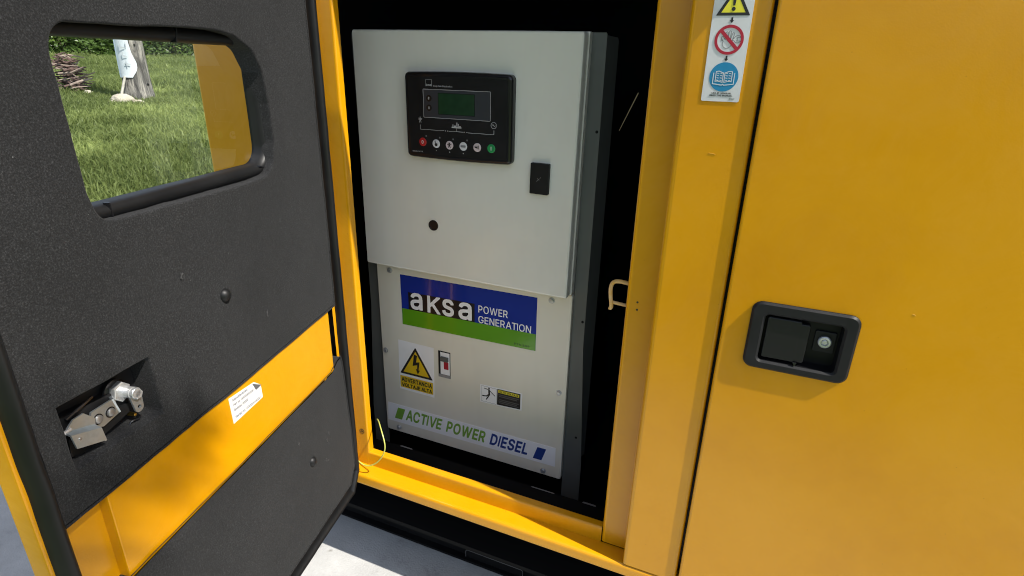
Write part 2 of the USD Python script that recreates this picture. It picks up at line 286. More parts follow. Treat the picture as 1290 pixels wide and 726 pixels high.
def lathe(prof, cx, cy, fr, n=16):
    """profile [(radius, height)] turned about the out axis at (cx, cy)"""
    m = trimesh.creation.revolve(np.array(prof, float), sections=n); m.fix_normals(); m.apply_translation([cx, cy, 0]); return place(m, fr)
def text(txt, x0, x1, z0, cap, fr, h, bold=False, shear=0.0, th=0.0002, rot=0.0, capref=1.0, weight=0.0):
    if weight and txt.upper() == txt:
        ms, x = [], 0.0
        for ch in txt:
            if ch == ' ': x += 0.26; continue
            if ch == 'I':
                mm = trimesh.creation.box([0.115 + 0.05 * bold, 1.0, 1.0]); mm.apply_translation([0, 0.5, 0.5])
            else: mm = meshkit.text_mesh(ch, 1.0, depth=1.0, bold=bold)
            mm.apply_translation([x - mm.bounds[0][0], 0, 0]); ms.append(mm)
            x = mm.bounds[1][0] + (0.09 if ch in 'ATVLJ' else 0.19)
        m = trimesh.util.concatenate(ms)
    else: m = meshkit.text_mesh(txt, 1.0, depth=1.0, bold=bold)
    if weight:
        f = m.vertices[m.faces]; f = f[np.all(np.abs(f[:, :, 2]) < 1e-6, axis=1)]
        g = unary_union([Polygon(t[:, :2]).buffer(1e-5) for t in f]).buffer(weight, join_style=2, mitre_limit=2).simplify(0.004)
        m = plate(g, 0.0, 1.0, (np.zeros(3), np.array([1., 0, 0]), np.array([0, 1., 0]), np.array([0, 0, 1.])))
    v = np.array(m.vertices); lo, hi = v.min(0), v.max(0)
    v[:, 1] *= cap * capref
    sx = (abs(x1 - x0) - abs(shear) * cap) / (hi[0] - lo[0]); v[:, 0] = (v[:, 0] - lo[0]) * sx + shear * v[:, 1]
    c, s = math.cos(rot), math.sin(rot); xy = v[:, :2] @ np.array([[c, s], [-s, c]])
    v = np.column_stack([xy[:, 0] + x0, xy[:, 1] + z0, h + v[:, 2] * th])
    return place(trimesh.Trimesh(v, m.faces, process=False), fr)

# ================================================================ ground
ZU = PchipInterpolator([-500, 0, 2.3, 2.8, 3.3, 4, 6, 8, 11, 15, 22, 30, 60, 400], np.array([-1.12, -1.12, -1.11, -1.0, -0.88, -0.775, -0.62, -0.51, -0.42, -0.335, -0.22, -0.12, 0.15, 1.5]))
def ground_z(x, y):
    u = -0.84 * np.asarray(x, float) + 0.54 * np.asarray(y, float)
    q = np.stack([np.asarray(x, float) * 0.9, np.asarray(y, float) * 0.9, np.zeros_like(u)], -1)
    return ZU(u) + np.clip((u - 2.4) / 2, 0, 1) * 0.07 * (meshkit.fbm(q, 3, 5) - 0.5)
ax = np.sign(np.linspace(-1, 1, 181)) * (np.abs(np.linspace(-1, 1, 181)) ** 3.2 * 390 + np.abs(np.linspace(-1, 1, 181)) * 9)
gx, gy = np.meshgrid(ax, ax, indexing='ij'); gz = ground_z(gx, gy); n_ = len(ax)
idx = np.arange(n_ * n_).reshape(n_, n_)
quads = np.stack([idx[:-1, :-1], idx[1:, :-1], idx[1:, 1:], idx[:-1, 1:]], -1).reshape(-1, 4)
tris = np.vstack([quads[:, [0, 1, 2]], quads[:, [0, 2, 3]]])
obj('lawn_ground', trimesh.Trimesh(np.column_stack([gx.ravel(), gy.ravel(), gz.ravel()]), tris, process=False), 'lawn', smooth=True, kind='structure', label='gently rising ground under the lawn', cat='ground')
obj('concrete_pad', bx(-2.25, 4.5, -0.34, 3.2, -1.25, -1.08), 'concrete', smooth=False, kind='structure', label='pale concrete pad under the generator', cat='concrete pad')

# ================================================================ generator enclosure
Y0, YJ, YL = 0.76, 0.794, 0.808           # outer face, recessed jamb, inner lip
ZS, ZB, ZL = -0.798, -0.8226, -0.7655      # sill top, sill bottom edge, lip height
gen = thing('generator_enclosure', 'yellow sheet steel generator enclosure with one door swung open, standing on concrete', 'generator', (0.0, Y0, -1.08))
T = 0.002
obj('door_post', along_z(sheet([(-0.0120, 0.800), (-0.0120, 0.761), (-0.0995, 0.761), (-0.0995, YJ + .001), (-0.146, YJ + .001), (-0.146, YL)], T, 0.006), -0.7955, 0.52), 'yellow', gen)
obj('hinge_jamb', along_z(sheet([(-0.702, 0.84), (-0.702, 0.768), (-0.700, YJ + .001), (-0.6505, YJ + .001), (-0.6505, YL)], T, 0.004), ZS + 0.0015, 0.52), 'yellow', gen)
obj('side_panel', along_z(sheet([(-0.9292, 1.9), (-0.9292, 0.761), (-0.705, 0.761), (-0.705, 0.84)], T, 0.005), ZB + 0.03, 0.52), 'yellow', gen)
obj('sill', along_x(sheet([(0.79, ZB), (0.7605, ZB), (0.7605, ZS - .001), (YJ + .001, ZS - .001)], T, 0.006), -0.93, 2.2), 'yellow', gen)
obj('sill_lip', along_x(sheet([(YJ + .0012, ZS), (YJ + .0012, ZL - .001), (YL + .001, ZL - .001)], T, 0.003), -0.6985, -0.1475), 'yellow', gen)
obj('header', along_x(sheet([(YL, 0.34), (YJ + .001, 0.34), (YJ + .001, 0.385), (0.7605, 0.385), (0.7605, 0.52)], T, 0.004), -0.6985, -0.10), 'yellow', gen)
# roof with its drip rail over the doors
obj('roof', [bx(-0.945, 2.2, 0.745, 1.92, 0.522, 0.55)], 'yellow', gen)
obj('rain_rail', along_x(sheet([(0.759, 0.215), (0.738, 0.210), (0.738, 0.222)], 0.002, 0.003), -0.93, 0.046), 'yellow', gen)
obj('rear_wall', [bx(-0.929, 2.2, 1.9, 1.91, ZB, 0.522), bx(2.19, 2.2, 0.77, 1.9, ZB, 0.522)], 'yellow', gen)
# unlit lining of the machine room (a room without its front)
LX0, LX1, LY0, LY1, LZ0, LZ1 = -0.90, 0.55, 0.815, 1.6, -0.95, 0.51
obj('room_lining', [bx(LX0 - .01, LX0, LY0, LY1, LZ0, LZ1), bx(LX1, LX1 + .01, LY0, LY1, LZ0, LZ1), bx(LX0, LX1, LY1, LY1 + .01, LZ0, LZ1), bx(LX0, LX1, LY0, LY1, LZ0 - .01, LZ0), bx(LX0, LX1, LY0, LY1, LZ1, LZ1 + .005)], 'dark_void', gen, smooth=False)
# rivet holes on the jamb, earth mark on the hinge jamb
for (x, z) in ((-0.1295, -0.325), (-0.1290, -0.337)):
    obj('rivet_hole', plate(disc(x, z, 0.0016), 0.0, 0.0004, face(YJ)), 'print_black', gen, smooth=False)
obj('earth_mark', plate(unary_union([disc(-0.664, -0.7165, 0.0058).difference(disc(-0.664, -0.7165, 0.0048)), sbox(-0.6645, -0.7165, -0.6635, -0.7125), sbox(-0.667, -0.717, -0.661, -0.716), sbox(-0.666, -0.7185, -0.662, -0.7177)]), 0.0, 0.0004, face(YJ)), 'print_black', gen, smooth=False)
# striker loop behind the jamb
obj('striker', tube(smooth_path([(-0.140, 0.815, -0.3045), (-0.160, 0.812, -0.3035), (-0.1720, 0.810, -0.306), (-0.1745, 0.809, -0.3125), (-0.1742, 0.809, -0.348)], 20), 0.0031, 8).__add__(tube(smooth_path([(-0.1745, 0.809, -0.3375), (-0.165, 0.811, -0.3392), (-0.140, 0.816, -0.3425)], 8), 0.0027, 8)), 'pale_yellow', gen)
# base skid below the sill
obj('base_skid', [bx(-0.93, 2.2, 0.899, 0.905, -1.079, -0.832), bx(-0.93, 2.2, 0.905, 1.85, -1.079, -0.965), bx(-0.93, 2.2, 0.884, 0.899, -1.079, -1.073)], 'black_steel', gen, smooth=False)
obj('sill_underside', bx(-0.925, 2.19, 0.775, 0.905, -0.831, -0.8255), 'black_steel', gen, smooth=False)
sk = face(0.893)
brk = rrect(-0.4755, -1.20, -0.331, -1.051, 0.006)
brk = brk.intersection(sbox(-1, -1.079, 1, 0))
obj('skid_bracket', plate(brk, -0.0055, 0.0, sk), 'black_steel', gen, smooth=False)
obj('bracket_edge', plate(brk.difference(brk.buffer(-0.0011)).intersection(sbox(-1, -1.075, 1, 0)), 0.0003, 0.0008, sk), 'bare_edge_highlight', gen, smooth=False)  # edge highlight drawn in as a pale line along the bare edge
obj('skid_seam', bx(-0.1425, -0.1412, 0.8965, 0.8988, -1.07, -0.975), 'bare_edge_highlight', gen, smooth=False)
# machine room floor: slotted rail plates and a brass bolt
obj('floor_rail', bx(-0.72, -0.14, 0.9075, 0.945, -0.949, -0.8595), 'black_steel', gen, smooth=False)
for (x, y, w, d) in ((-0.657, 0.935, .034, .012), (-0.544, 0.915, .030, .010), (-0.392, 0.921, .070, .012), (-0.310, 0.935, .055, .010), (-0.206, 0.937, .030, .010), (-0.194, 0.9205, .055, .012), (-0.158, 0.937, .02, .008)):
    obj('floor_slot', plate(rrect(x - w / 2, y - d / 2, x + w / 2, y + d / 2, 0.004), -0.004, 0.0, FLOOR(-0.855)), 'slot_gray', gen)
obj('floor_bolt', [lathe([(0, 0), (0.012, 0), (0.012, 0.003), (0.0075, 0.004), (0.0075, 0.010), (0.005, 0.011), (0, 0.011)], -0.2844, 0.9146, FLOOR(-0.862), 8)], 'brass', gen)
# cabinet mounting posts either side of the cabinet (folded sheet, lower gusset wider)
def mount_post(side):
    x0 = -0.2825 if side > 0 else -0.7415
    s = side
    A = [(x0, 0.053), (x0 + s * 0.0235, 0.053), (x0 + s * 0.0255, 0.050), (x0 + s * 0.0250, -0.52), (x0 + s * 0.040, -0.80), (x0 + s * 0.040, -0.948), (x0, -0.948)]
    m1 = plate(Polygon(A), -0.0025, 0.0, face(0.987))
    ex = np.array([s * 0.0115, 0.0365, 0]); L = np.linalg.norm(ex); ex /= L
    B = plate(Polygon([(0, 0.049), (L - .004, 0.047), (L, 0.042), (L, -0.80), (0, -0.80)]), -0.0020, 0.0, (np.array([x0 + s * 0.0250, 0.9880, 0]), ex, np.array([0, 0, 1.]), np.array([ex[1], -ex[0], 0])))
    return m1, B
m1, B = mount_post(1)
pr = obj('mounting_post', m1, 'dark_gray', gen, smooth=False); obj('post_flange', B, 'flange_gray_shaded', gen, smooth=False)
m1, B = mount_post(-1)
obj('mounting_post', m1, 'dark_gray', gen, smooth=False)
for (x, z) in ((-0.2625, -0.104), (-0.2625, -0.465), (-0.258, -0.735)):
    obj('post_hole', plate(disc(x, z, 0.0026), 0.0, 0.0005, face(0.987)), 'dark_void', gen, smooth=False)
obj('stay_rod', tube([(-0.1800, 0.900, -0.0340), (-0.1955, 0.915, -0.0640), (-0.2110, 0.930, -0.0940)], [0.0009, 0.0008, 0.0004], 6), 'stay', gen)

# warning sticker on the post
PF = face(0.7598)
ws = obj('warning_sticker', plate(affinity.rotate(rrect(-0.0752, -0.0350, -0.0318, 0.125, 0.002), 0.0), 0.0, 0.0004, PF), 'white_post', gen, smooth=False, label='white strip of warning pictograms on the yellow post')
PH = 0.0005
tri = Polygon([(-0.0705, 0.0592), (-0.0352, 0.0592), (-0.0528, 0.0895)])
obj('triangle_border', plate(tri.buffer(0.0005).difference(tri.buffer(-0.0026)), PH, PH + .0002, PF), 'print_black', ws, smooth=False)
obj('triangle_field', plate(tri.buffer(-0.0026), PH, PH + .0001, PF), 'sign_yellow2', ws, smooth=False)
obj('exclamation_mark', plate(unary_union([disc(-0.0530, 0.0655, 0.0021), Polygon([(-0.0541, 0.0690), (-0.0519, 0.0690), (-0.0508, 0.0800), (-0.0552, 0.0800)])]), PH + .0002, PH + .0004, PF), 'print_black', ws, smooth=False)
def arrow(x, z, s): return Polygon([(x - .3 * s, z + s), (x + .3 * s, z + s), (x + .3 * s, z), (x + .75 * s, z), (x, z - .9 * s), (x - .75 * s, z), (x - .3 * s, z)])
for z in (0.0538, 0.0128): obj('down_arrow', plate(arrow(-0.0530, z, 0.0032), PH, PH + .0002, PF), 'print_black', ws, smooth=False)
nc = (-0.0531, 0.0331)
ring = disc(*nc, 0.0160, 16).difference(disc(*nc, 0.0129, 16))
slash = affinity.rotate(sbox(nc[0] - .0145, nc[1] - .0019, nc[0] + .0145, nc[1] + .0019), -45, origin=nc)
hand = unary_union([disc(-0.0548, 0.0290, 0.0052), line([(-0.0575, 0.031), (-0.0605, 0.0355)], .003, 1), line([(-0.0555, 0.033), (-0.0562, 0.0405)], .0028, 1), line([(-0.0530, 0.033), (-0.0527, 0.0415)], .0028, 1), line([(-0.0505, 0.032), (-0.0490, 0.0395)], .0028, 1)])
spanner = unary_union([line([(-0.0605, 0.0335), (-0.0450, 0.0335)], .003, 1), disc(-0.0438, 0.0338, 0.0042).difference(sbox(-0.0445, 0.0322, -0.038, 0.0354))])
draw = unary_union([hand.difference(hand.buffer(-.0005)), spanner.difference(spanner.buffer(-.0005)).difference(hand)])
obj('hand_and_spanner', plate(draw, PH, PH + .0001, PF), 'print_gray', ws, smooth=False)
obj('prohibition_ring', plate(unary_union([ring, slash]), PH + .0001, PH + .0003, PF), 'sign_red', ws, smooth=False)
bc = (-0.0529, -0.0073)
obj('blue_disc', plate(disc(*bc, 0.0163, 16), PH, PH + .0001, PF), 'sign_blue', ws, smooth=False)
pageL = Polygon([(-.0005, -.0065), (-.0065, -.0050), (-.0095, -.0055), (-.0095, .0062), (-.0060, .0068), (-.0005, .0048)])
page = lambda s: affinity.translate(affinity.scale(pageL, s, 1, origin=(0, 0)), *bc)
bk = []
for s in (1, -1):
    p = page(s); bk.append(p.difference(p.buffer(-0.0008)))
    for k in range(4):
        zz = bc[1] + .0036 - k * .0026
        xs = sorted((bc[0] - s * .0018, bc[0] - s * .0080)); bk.append(line([(xs[0], zz + .0006), ((xs[0] + xs[1]) / 2 - .0006, zz + .0002)], .0007)); bk.append(line([((xs[0] + xs[1]) / 2 + .0006, zz + .0006), (xs[1], zz + .0002)], .0007))
bk.append(line([(bc[0] - .0118, bc[1] + .0045), (bc[0] - .0118, bc[1] - .0078), (bc[0] - .0012, bc[1] - .0092), (bc[0], bc[1] - .0080), (bc[0] + .0012, bc[1] - .0092), (bc[0] + .0118, bc[1] - .0078), (bc[0] + .0118, bc[1] + .0045)], .0009))
obj('open_book', plate(unary_union(bk), PH + .0001, PH + .0003, PF), 'white_post', ws, smooth=False)
obj('caption', [text('LEA EL MANUAL', -0.0638, -0.0412, -0.0262, 0.0016, PF, PH, True), text('READ THE MANUAL', -0.0660, -0.0398, -0.0290, 0.0017, PF, PH, True), text('ECP', -0.0430, -0.0372, -0.0322, 0.0013, PF, PH)], 'print_black', ws, smooth=False)

# ---------------- closed right-hand door
inn = rrect(0.0432, -0.3600, 0.1350, -0.2940, 0.005)
cd = obj('closed_door', [plate(sbox(-0.0002, -0.7955, 1.044, 0.425).difference(inn.buffer(0.002)), -T, 0.0, face(0.7562)),
    along_z(sheet([(-0.0062, 0.800), (-0.0062, 0.7572), (-0.0002, 0.7572)], T, 0.005), -0.7955, 0.425), along_z(sheet([(1.05, 0.800), (1.05, 0.7572), (1.044, 0.7572)], T, 0.005), -0.7955, 0.425)], 'yellow', gen)
obj('door_gap_seal', along_z(sbox(-0.0125, 0.786, -0.004, 0.80), -0.7955, 0.425), 'rubber', gen, smooth=False)
obj('far_panel', along_z(sheet([(1.054, 0.80), (1.054, 0.761), (2.195, 0.761)], T, 0.005), -0.7955, 0.52), 'yellow', gen)
HF = face(0.7562)
out = Polygon([(0.0330, -0.2775), (0.1400, -0.2775), (0.1512, -0.2870), (0.1512, -0.3600), (0.1390, -0.3728), (0.0335, -0.3728), (0.0256, -0.3645), (0.0256, -0.2865)])
out = rrect(0.0256, -0.3728, 0.1512, -0.2775, 0.0125, 5)
hd = obj('door_handle', plate(out.difference(inn), -0.001, 0.0020, HF), 'black_plastic', cd, label='black recessed paddle latch on the closed door')
def ringbevel(o, i, h0, h1, b):      # chamfered ring: outer and inner slopes as a loft
    ms = [plate(o.buffer(-b).difference(i.buffer(b)), h1 - 0.0004, h1, HF)]
    for g, d in ((o, -b), (i, b)):
        c = dense(g, 0.004); prof = [(0, h0), (d, h1)] if d < 0 else [(d, h1), (0, h0)]
        ms.append(loop_sweep(c, prof, HF))
    return trimesh.util.concatenate(ms)
obj('bezel', ringbevel(out, inn, 0.0018, 0.0047, 0.0028), 'black_plastic', cd, smooth=25)
obj('latch_cup', [plate(inn.buffer(0.001), -0.016, -0.0145, HF), loop_sweep(dense(inn, 0.004), [(0.0, 0.0019), (-0.0012, -0.015)], HF)], 'cup', cd)
pad = Polygon([(0.0468, -0.2972), (0.0862, -0.2978), (0.0868, -0.3000), (0.0950, -0.3003), (0.0978, -0.3030), (0.0978, -0.3520), (0.0958, -0.3548), (0.0492, -0.3556), (0.0475, -0.3538)])
obj('paddle', [bevel(rrect(0.0470, -0.3554, 0.0872, -0.2974, 0.002), -0.008, 0.0014, 0.0014, HF), bevel(rrect(0.0800, -0.3545, 0.0976, -0.3003, 0.0025), -0.008, 0.0012, 0.0014, HF)], 'paddle', cd)
obj('paddle_arrow', plate(Polygon([(0.0858, -0.3548), (0.0905, -0.3548), (0.0885, -0.3598)]), 0.0015, 0.0035, HF), 'black_gloss', cd)
obj('lock_seat', bevel(rrect(0.1060, -0.3390, 0.1310, -0.3100, 0.002), -0.0146, -0.0115, 0.001, HF), 'black_plastic', cd)
obj('lock_cylinder', [lathe([(0, -0.0146), (0.0080, -0.0146), (0.0080, -0.0085), (0.0068, -0.0075), (0.0048, -0.0077), (0.0046, -0.0100), (0, -0.0100)], 0.1183, -0.3238, HF, 20)], 'chrome', cd)
obj('lock_core', [lathe([(0, -0.0100), (0.0034, -0.0100), (0.0034, -0.0082), (0.0026, -0.0076), (0, -0.0076)], 0.1183, -0.3238, HF, 14)], 'chrome', cd)
for (x, z, w, h_) in ((-0.0530, -0.0968, .010, .0008), (0.2010, -0.2650, .004, .0018)):
    g = affinity.rotate(unary_union([affinity.scale(disc(x + dx * w, z + dz * h_, 1, 3), w * sx, h_ * sz) for dx, dz, sx, sz in ((-.3, 0, .14, .35), (0, .2, .2, .3), (.3, -.2, .12, .4))]), -6)
    fr = PF if x < 0 else face(0.7561)
    obj('paint_chip', plate(g, -0.0002, 0.0002, fr), 'chip', cd if x > 0 else gen, smooth=False)

# ---------------- open left-hand door (drawn on the foam's surface: q from the free edge to the hinge, heights out of the lining)
WB = -0.030                                               # inner face of the door's skin
ZT = 0.42
win_skin = rrect(-0.470, -0.1420, -0.1480, 0.0215, 0.030, 6)
skin = sbox(-0.572, -0.815, -0.008, ZT).difference(win_skin)
skin = skin.difference(Polygon([(-0.03, -0.816), (0, -0.816), (0, -0.78)]))
od = obj('open_door', plate(skin, WB - 0.0018, WB, DOOR), 'yellow', gen, smooth=False, label='yellow steel door swung open, lined with black foam, with a small window')
rimloop = np.array([(-0.572, ZT), (-0.572, -0.815), (-0.045, -0.815), (-0.008, -0.785), (-0.008, ZT)])
obj('door_rim', loop_sweep(rimloop, [(-0.0125, WB + .016), (-0.0115, WB + .0175), (-0.0025, WB + .0180), (-0.0006, WB + .0172), (0, WB + .0150), (0, WB - .0010), (-0.0010, WB - .0018)], DOOR, closed=False), 'yellow', od, smooth=50)
def wavy(g, amp=0.0012, f=28, seed=3, step=0.008):
    c = dense(g, step); q = np.column_stack([c * f, np.zeros(len(c))])
    c = c + amp * 2 * (np.column_stack([meshkit.fbm(q, 3, seed), meshkit.fbm(q, 3, seed + 9)]) - 0.5)
    return Polygon(c).buffer(0)
win_foam = Polygon([(-0.4490, -0.093), (-0.4500, 0.002), (-0.4440, 0.0215), (-0.4340, 0.0255), (-0.350, 0.0278), (-0.288, 0.0302), (-0.284, 0.0305), (-0.240, 0.0300), (-0.2070, 0.0252), (-0.1740, 0.010), (-0.1600, -0.0140), (-0.1540, -0.055), (-0.1525, -0.105), (-0.1600, -0.132), (-0.1740, -0.1475), (-0.2040, -0.1515), (-0.330, -0.1500), (-0.4330, -0.1480), (-0.4440, -0.1400), (-0.4490, -0.118)]).buffer(-.020, quad_segs=8).buffer(.020, quad_segs=10)
latch_hole = Polygon([(-0.5305, -0.2965), (-0.4265, -0.2995), (-0.4245, -0.3690), (-0.5295, -0.3640)])
up_foam = Polygon([(-0.5572, ZT - .012), (-0.5572, -0.4110), (-0.30, -0.4070), (-0.0535, -0.4010), (-0.0345, -0.4000), (-0.0335, -0.25), (-0.0340, ZT - .012)])
lo_foam = Polygon([(-0.5572, -0.5235), (-0.0680, -0.5180), (-0.0540, -0.5110), (-0.0450, -0.5060), (-0.0325, -0.5040), (-0.0300, -0.5150), (-0.0185, -0.68), (-0.0185, -0.757), (-0.040, -0.7890), (-0.5572, -0.7950)])
def foam_sheet(poly, holes, edge=0.0022, seed=1):
    """sheet with soft rounded edges whose face is a fine grid, dented a little"""
    g = wavy(poly, seed=seed)
    for h in holes: g = g.difference(wavy(h, 0.0010, 40, seed + 1, 0.006))
    ms = []
    gi = g.buffer(-edge, join_style=1)
    for p in polys(g):
        for ringc in [p.exterior] + list(p.interiors):
            c = np.array(ringc.segmentize(0.006).coords[:-1])
            if (ringc is p.exterior) != ringc.is_ccw: c = c[::-1]
            ms.append(loop_sweep(c, [(0, WB + .0002), (0, -edge), (-0.25 * edge, -0.45 * edge), (-0.55 * edge, -0.16 * edge), (-edge, 0.0)], FLAT))
    # the face: triangulated with interior points
    step = 0.012
    for p in polys(gi):
        c = np.concatenate([np.array(r.segmentize(0.006).coords[:-1]) for r in [p.exterior] + list(p.interiors)])
        x0, y0, x1, y1 = p.bounds
        X, Y = np.meshgrid(np.arange(x0, x1, step), np.arange(y0, y1, step)); q = np.column_stack([X.ravel(), Y.ravel()])
        import shapely
        q = q[shapely.contains_xy(p.buffer(-0.004), q[:, 0], q[:, 1])]
        v = np.vstack([c, q]); from scipy.spatial import Delaunay
        tr = Delaunay(v).simplices; cen = v[tr].mean(1); tr = tr[shapely.contains_xy(p, cen[:, 0], cen[:, 1])]
        dist = shapely.distance(p.boundary, shapely.points(v))
        z = (meshkit.fbm(np.column_stack([v * 9, np.zeros(len(v))]), 4, seed) - 0.5) * 0.0055 * np.clip(dist / 0.02, 0, 1)
        a = v[tr]; cr = (a[:, 1, 0] - a[:, 0, 0]) * (a[:, 2, 1] - a[:, 0, 1]) - (a[:, 1, 1] - a[:, 0, 1]) * (a[:, 2, 0] - a[:, 0, 0]); tr[cr < 0] = tr[cr < 0][:, ::-1]
        ms.append(trimesh.Trimesh(np.column_stack([v, z]), tr, process=False))
    m = trimesh.util.concatenate(ms)
    m.merge_vertices(digits_vertex=5)
    return place(m, DOOR)
FLAT = (np.zeros(3), np.array([1., 0, 0]), np.array([0, 1., 0]), np.array([0, 0, 1.]))
obj('foam_panel', foam_sheet(up_foam, [win_foam, latch_hole], seed=3), 'foam', od, smooth=40)
obj('foam_panel', foam_sheet(lo_foam, [], seed=11), 'foam', od, smooth=40)
# stiffener: raised yellow channel between the two foam panels
hat = Polygon([(-0.5090, -0.4020), (-0.0540, -0.3955), (-0.0540, -0.5215), (-0.5090, -0.5275)])
c = np.array(hat.exterior.coords[:-1])[::-1]
obj('stiffener', [loop_sweep(dense(hat, 0.05), [(0, WB + .0002), (0, -0.0044), (-0.0008, -0.0030), (-0.002, -0.0027)], DOOR), plate(hat.buffer(-0.0019, join_style=2), -0.0034, -0.0027, DOOR)], 'yellow', od)
obj('stiffener_end', plate(sbox(-0.5565, -0.5290, -0.5085, -0.4020), WB + .0002, WB + .0150, DOOR), 'yellow', od, smooth=False)
# rubber bulb seal round the rim of the door
bulb = [(-0.0010, WB + .010), (-0.0042, WB + .0185), (-0.0050, -0.0070), (-0.0070, -0.0010), (-0.0105, 0.0028), (-0.0140, 0.0030), (-0.0172, 0.0002), (-0.0186, -0.0060), (-0.0190, WB + .003), (-0.0400, WB + .0012)]
sealloop = dense(sbox(-0.572, -0.828, 0.004, ZT - .002).difference(Polygon([(-0.036, -0.84), (0.1, -0.84), (0.1, -0.77), (0.004, -0.783)])).buffer(-0.006).buffer(0.006), 0.012)
obj('door_seal', loop_sweep(sealloop, bulb, DOOR, wob=0.0012), 'rubber', od, smooth=60)
# window: rubber channel and glass
glassg = rrect(-0.462, -0.1350, -0.1560, 0.0150, 0.024, 6)
wr = [(0.0230, WB + .0004), (0.0172, WB + .0020), (0.0168, WB + .0100), (0.0146, WB + .0156), (0.0104, WB + .0190), (0.0058, WB + .0190), (0.0018, WB + .0152), (0.0, WB + .0090), (0.0, WB - .003)]
cw = dense(glassg, 0.008)
def split_loop(C, cuts):
    return C
obj('window_seal', loop_sweep(cw, wr, DOOR, wob=0.0006, seed=4), 'rubber', od, smooth=60)
for (q0, z0, q1, z1) in ((-0.291, 0.0145, -0.288, 0.0300), (-0.1765, -0.1365, -0.1600, -0.1420), (-0.4190, -0.1340, -0.4180, -0.1500)):
    obj('seal_joint', plate(line([(q0, z0), (q1, z1)], 0.0012), WB + .012, WB + .0195, DOOR), 'black_gloss', od, smooth=False)
gv, gf = trimesh.creation.triangulate_polygon(glassg.buffer(0.004), engine='earcut')
obj('window_glass', place(trimesh.Trimesh(np.column_stack([gv, np.full(len(gv), WB)]), gf, process=False), DOOR), 'glass', od, smooth=False)
# foam fasteners: black domed caps
for (q, z) in ((-0.2968, -0.2785), (-0.1583, -0.6420)):
    obj('foam_fastener', lathe([(0.0, 0.0062), (0.0030, 0.0058), (0.0062, 0.0040), (0.0082, 0.0012), (0.0088, -0.0012), (0.0090, -0.004)][::-1], q, z, DOOR, 24), 'rubber', od, smooth=50)
# small white label on the stiffener
lab = Polygon([(-0.3215, -0.4165), (-0.2685, -0.4215), (-0.2555, -0.4330), (-0.2550, -0.4540), (-0.3200, -0.4560)])
obj('type_label', plate(lab, -0.0027, -0.0022, DOOR), 'paper', od, smooth=False, label='small white paper label with a folded corner')
obj('label_corner', plate(Polygon([(-0.2725, -0.4220), (-0.2555, -0.4330), (-0.2675, -0.4340)]), -0.0021, -0.0010, DOOR), 'print_gray', od, smooth=False)
obj('label_text', [text(t, -0.3155, x1, z, 0.0040, DOOR, -0.0022, True, rot=-0.045, th=0.0002, weight=0.03) for t, x1, z in (('Manufactured', -0.2840, -0.4243), ('Part no: 0000000000', -0.2720, -0.4318), ('Revision: 00000', -0.2860, -0.4395), ('Serial no: 0000000000', -0.2600, -0.4505))], 'paper_print', od, smooth=False)
# scuffs and dried splashes on the foam
for (q, z, L_, a) in ((-0.2210, -0.3365, .010, 1.3), (-0.1180, -0.6690, .005, 0.6), (-0.1120, -0.6760, .004, -0.5), (-0.1080, -0.6350, .009, 1.5), (-0.1000, -0.6250, .006, 1.1), (-0.1900, -0.5830, .004, 0.2), (-0.3600, -0.2300, .006, 0.8)):
    obj('scuff_mark', plate(affinity.rotate(unary_union([line([(q - L_ / 2, z - .0004), (q, z + .0008), (q + L_ / 2, z)], .0006, 1), disc(q + L_ * .2, z + .0016, .0007, 3), disc(q - L_ * .4, z - .0016, .0005, 3)]), math.degrees(a), origin=(q, z)), -0.0006, 0.0008, DOOR), 'scuff', od, smooth=False)
# latch: black housing and zinc lever gear in the cut-out
def dbox(q0, q1, z0, z1, h0, h1, b=0.001): return bevel(rrect(q0, z0, q1, z1, 0.0025), h0, h1, b, DOOR)
M['rivet_steel'] = plain('rivet_steel', (0.30, 0.29, 0.28), 0.4, 0.8)
lt = obj('latch_housing', [plate(latch_hole.buffer(0.004), WB + .0005, WB + .002, DOOR), plate(affinity.rotate(rrect(-0.524, -0.350, -0.446, -0.322, 0.004), -7.0), WB + .001, WB + .012, DOOR)], 'black_plastic', od)
LH = WB + .012
def lp(g, h0, h1, m, nm='latch_lever', b=None): obj(nm, plate(g, h0, h1, DOOR), m, od, smooth=False)
def folded(path, width_vec, h_list, t=0.0018):
    """strip folded from flat pieces: path of (q, z, h) points, extruded along width_vec (dq, dz, dh)"""
    P = np.array(path, float); W = np.array(width_vec, float)
    v = np.vstack([P, P + W]); k = len(P); f = []
    for i in range(k - 1): f += [[i, i + 1, k + i + 1], [i, k + i + 1, k + i]]
    m = trimesh.Trimesh(v, f, process=False)
    nrm = m.vertex_normals; v2 = v - nrm * t
    f2 = [[a + 2 * k, c + 2 * k, b + 2 * k] for a, b, c in f]
    bd = list(range(k)) + list(range(2 * k - 1, k - 1, -1)); n = len(bd)
    side = []
    for i in range(n):
        a, b = bd[i], bd[(i + 1) % n]; side += [[b, a, a + 2 * k], [b, a + 2 * k, b + 2 * k]]
    mm = trimesh.Trimesh(np.vstack([v, v2]), f + f2 + side, process=False); mm.fix_normals()
    return place(mm, DOOR)
h1_ = -0.0120
lever = Polygon([(-0.4925, -0.3272), (-0.4690, -0.3270), (-0.4650, -0.3300), (-0.4650, -0.3455), (-0.4840, -0.3490), (-0.5000, -0.3420)])
obj('latch_lever', [plate(lever, h1_ - .002, h1_, DOOR), plate(Polygon([(-0.4690, -0.3270), (-0.4660, -0.3262), (-0.4600, -0.3300), (-0.4595, -0.3440), (-0.4650, -0.3455)]), h1_ - .0125, h1_ - .0105, DOOR), folded([(-0.4690, -0.3270, h1_), (-0.4640, -0.3270, h1_ - .0110)], (0.0045, -0.0185, 0), 0)], 'zinc_plate', od, smooth=False)
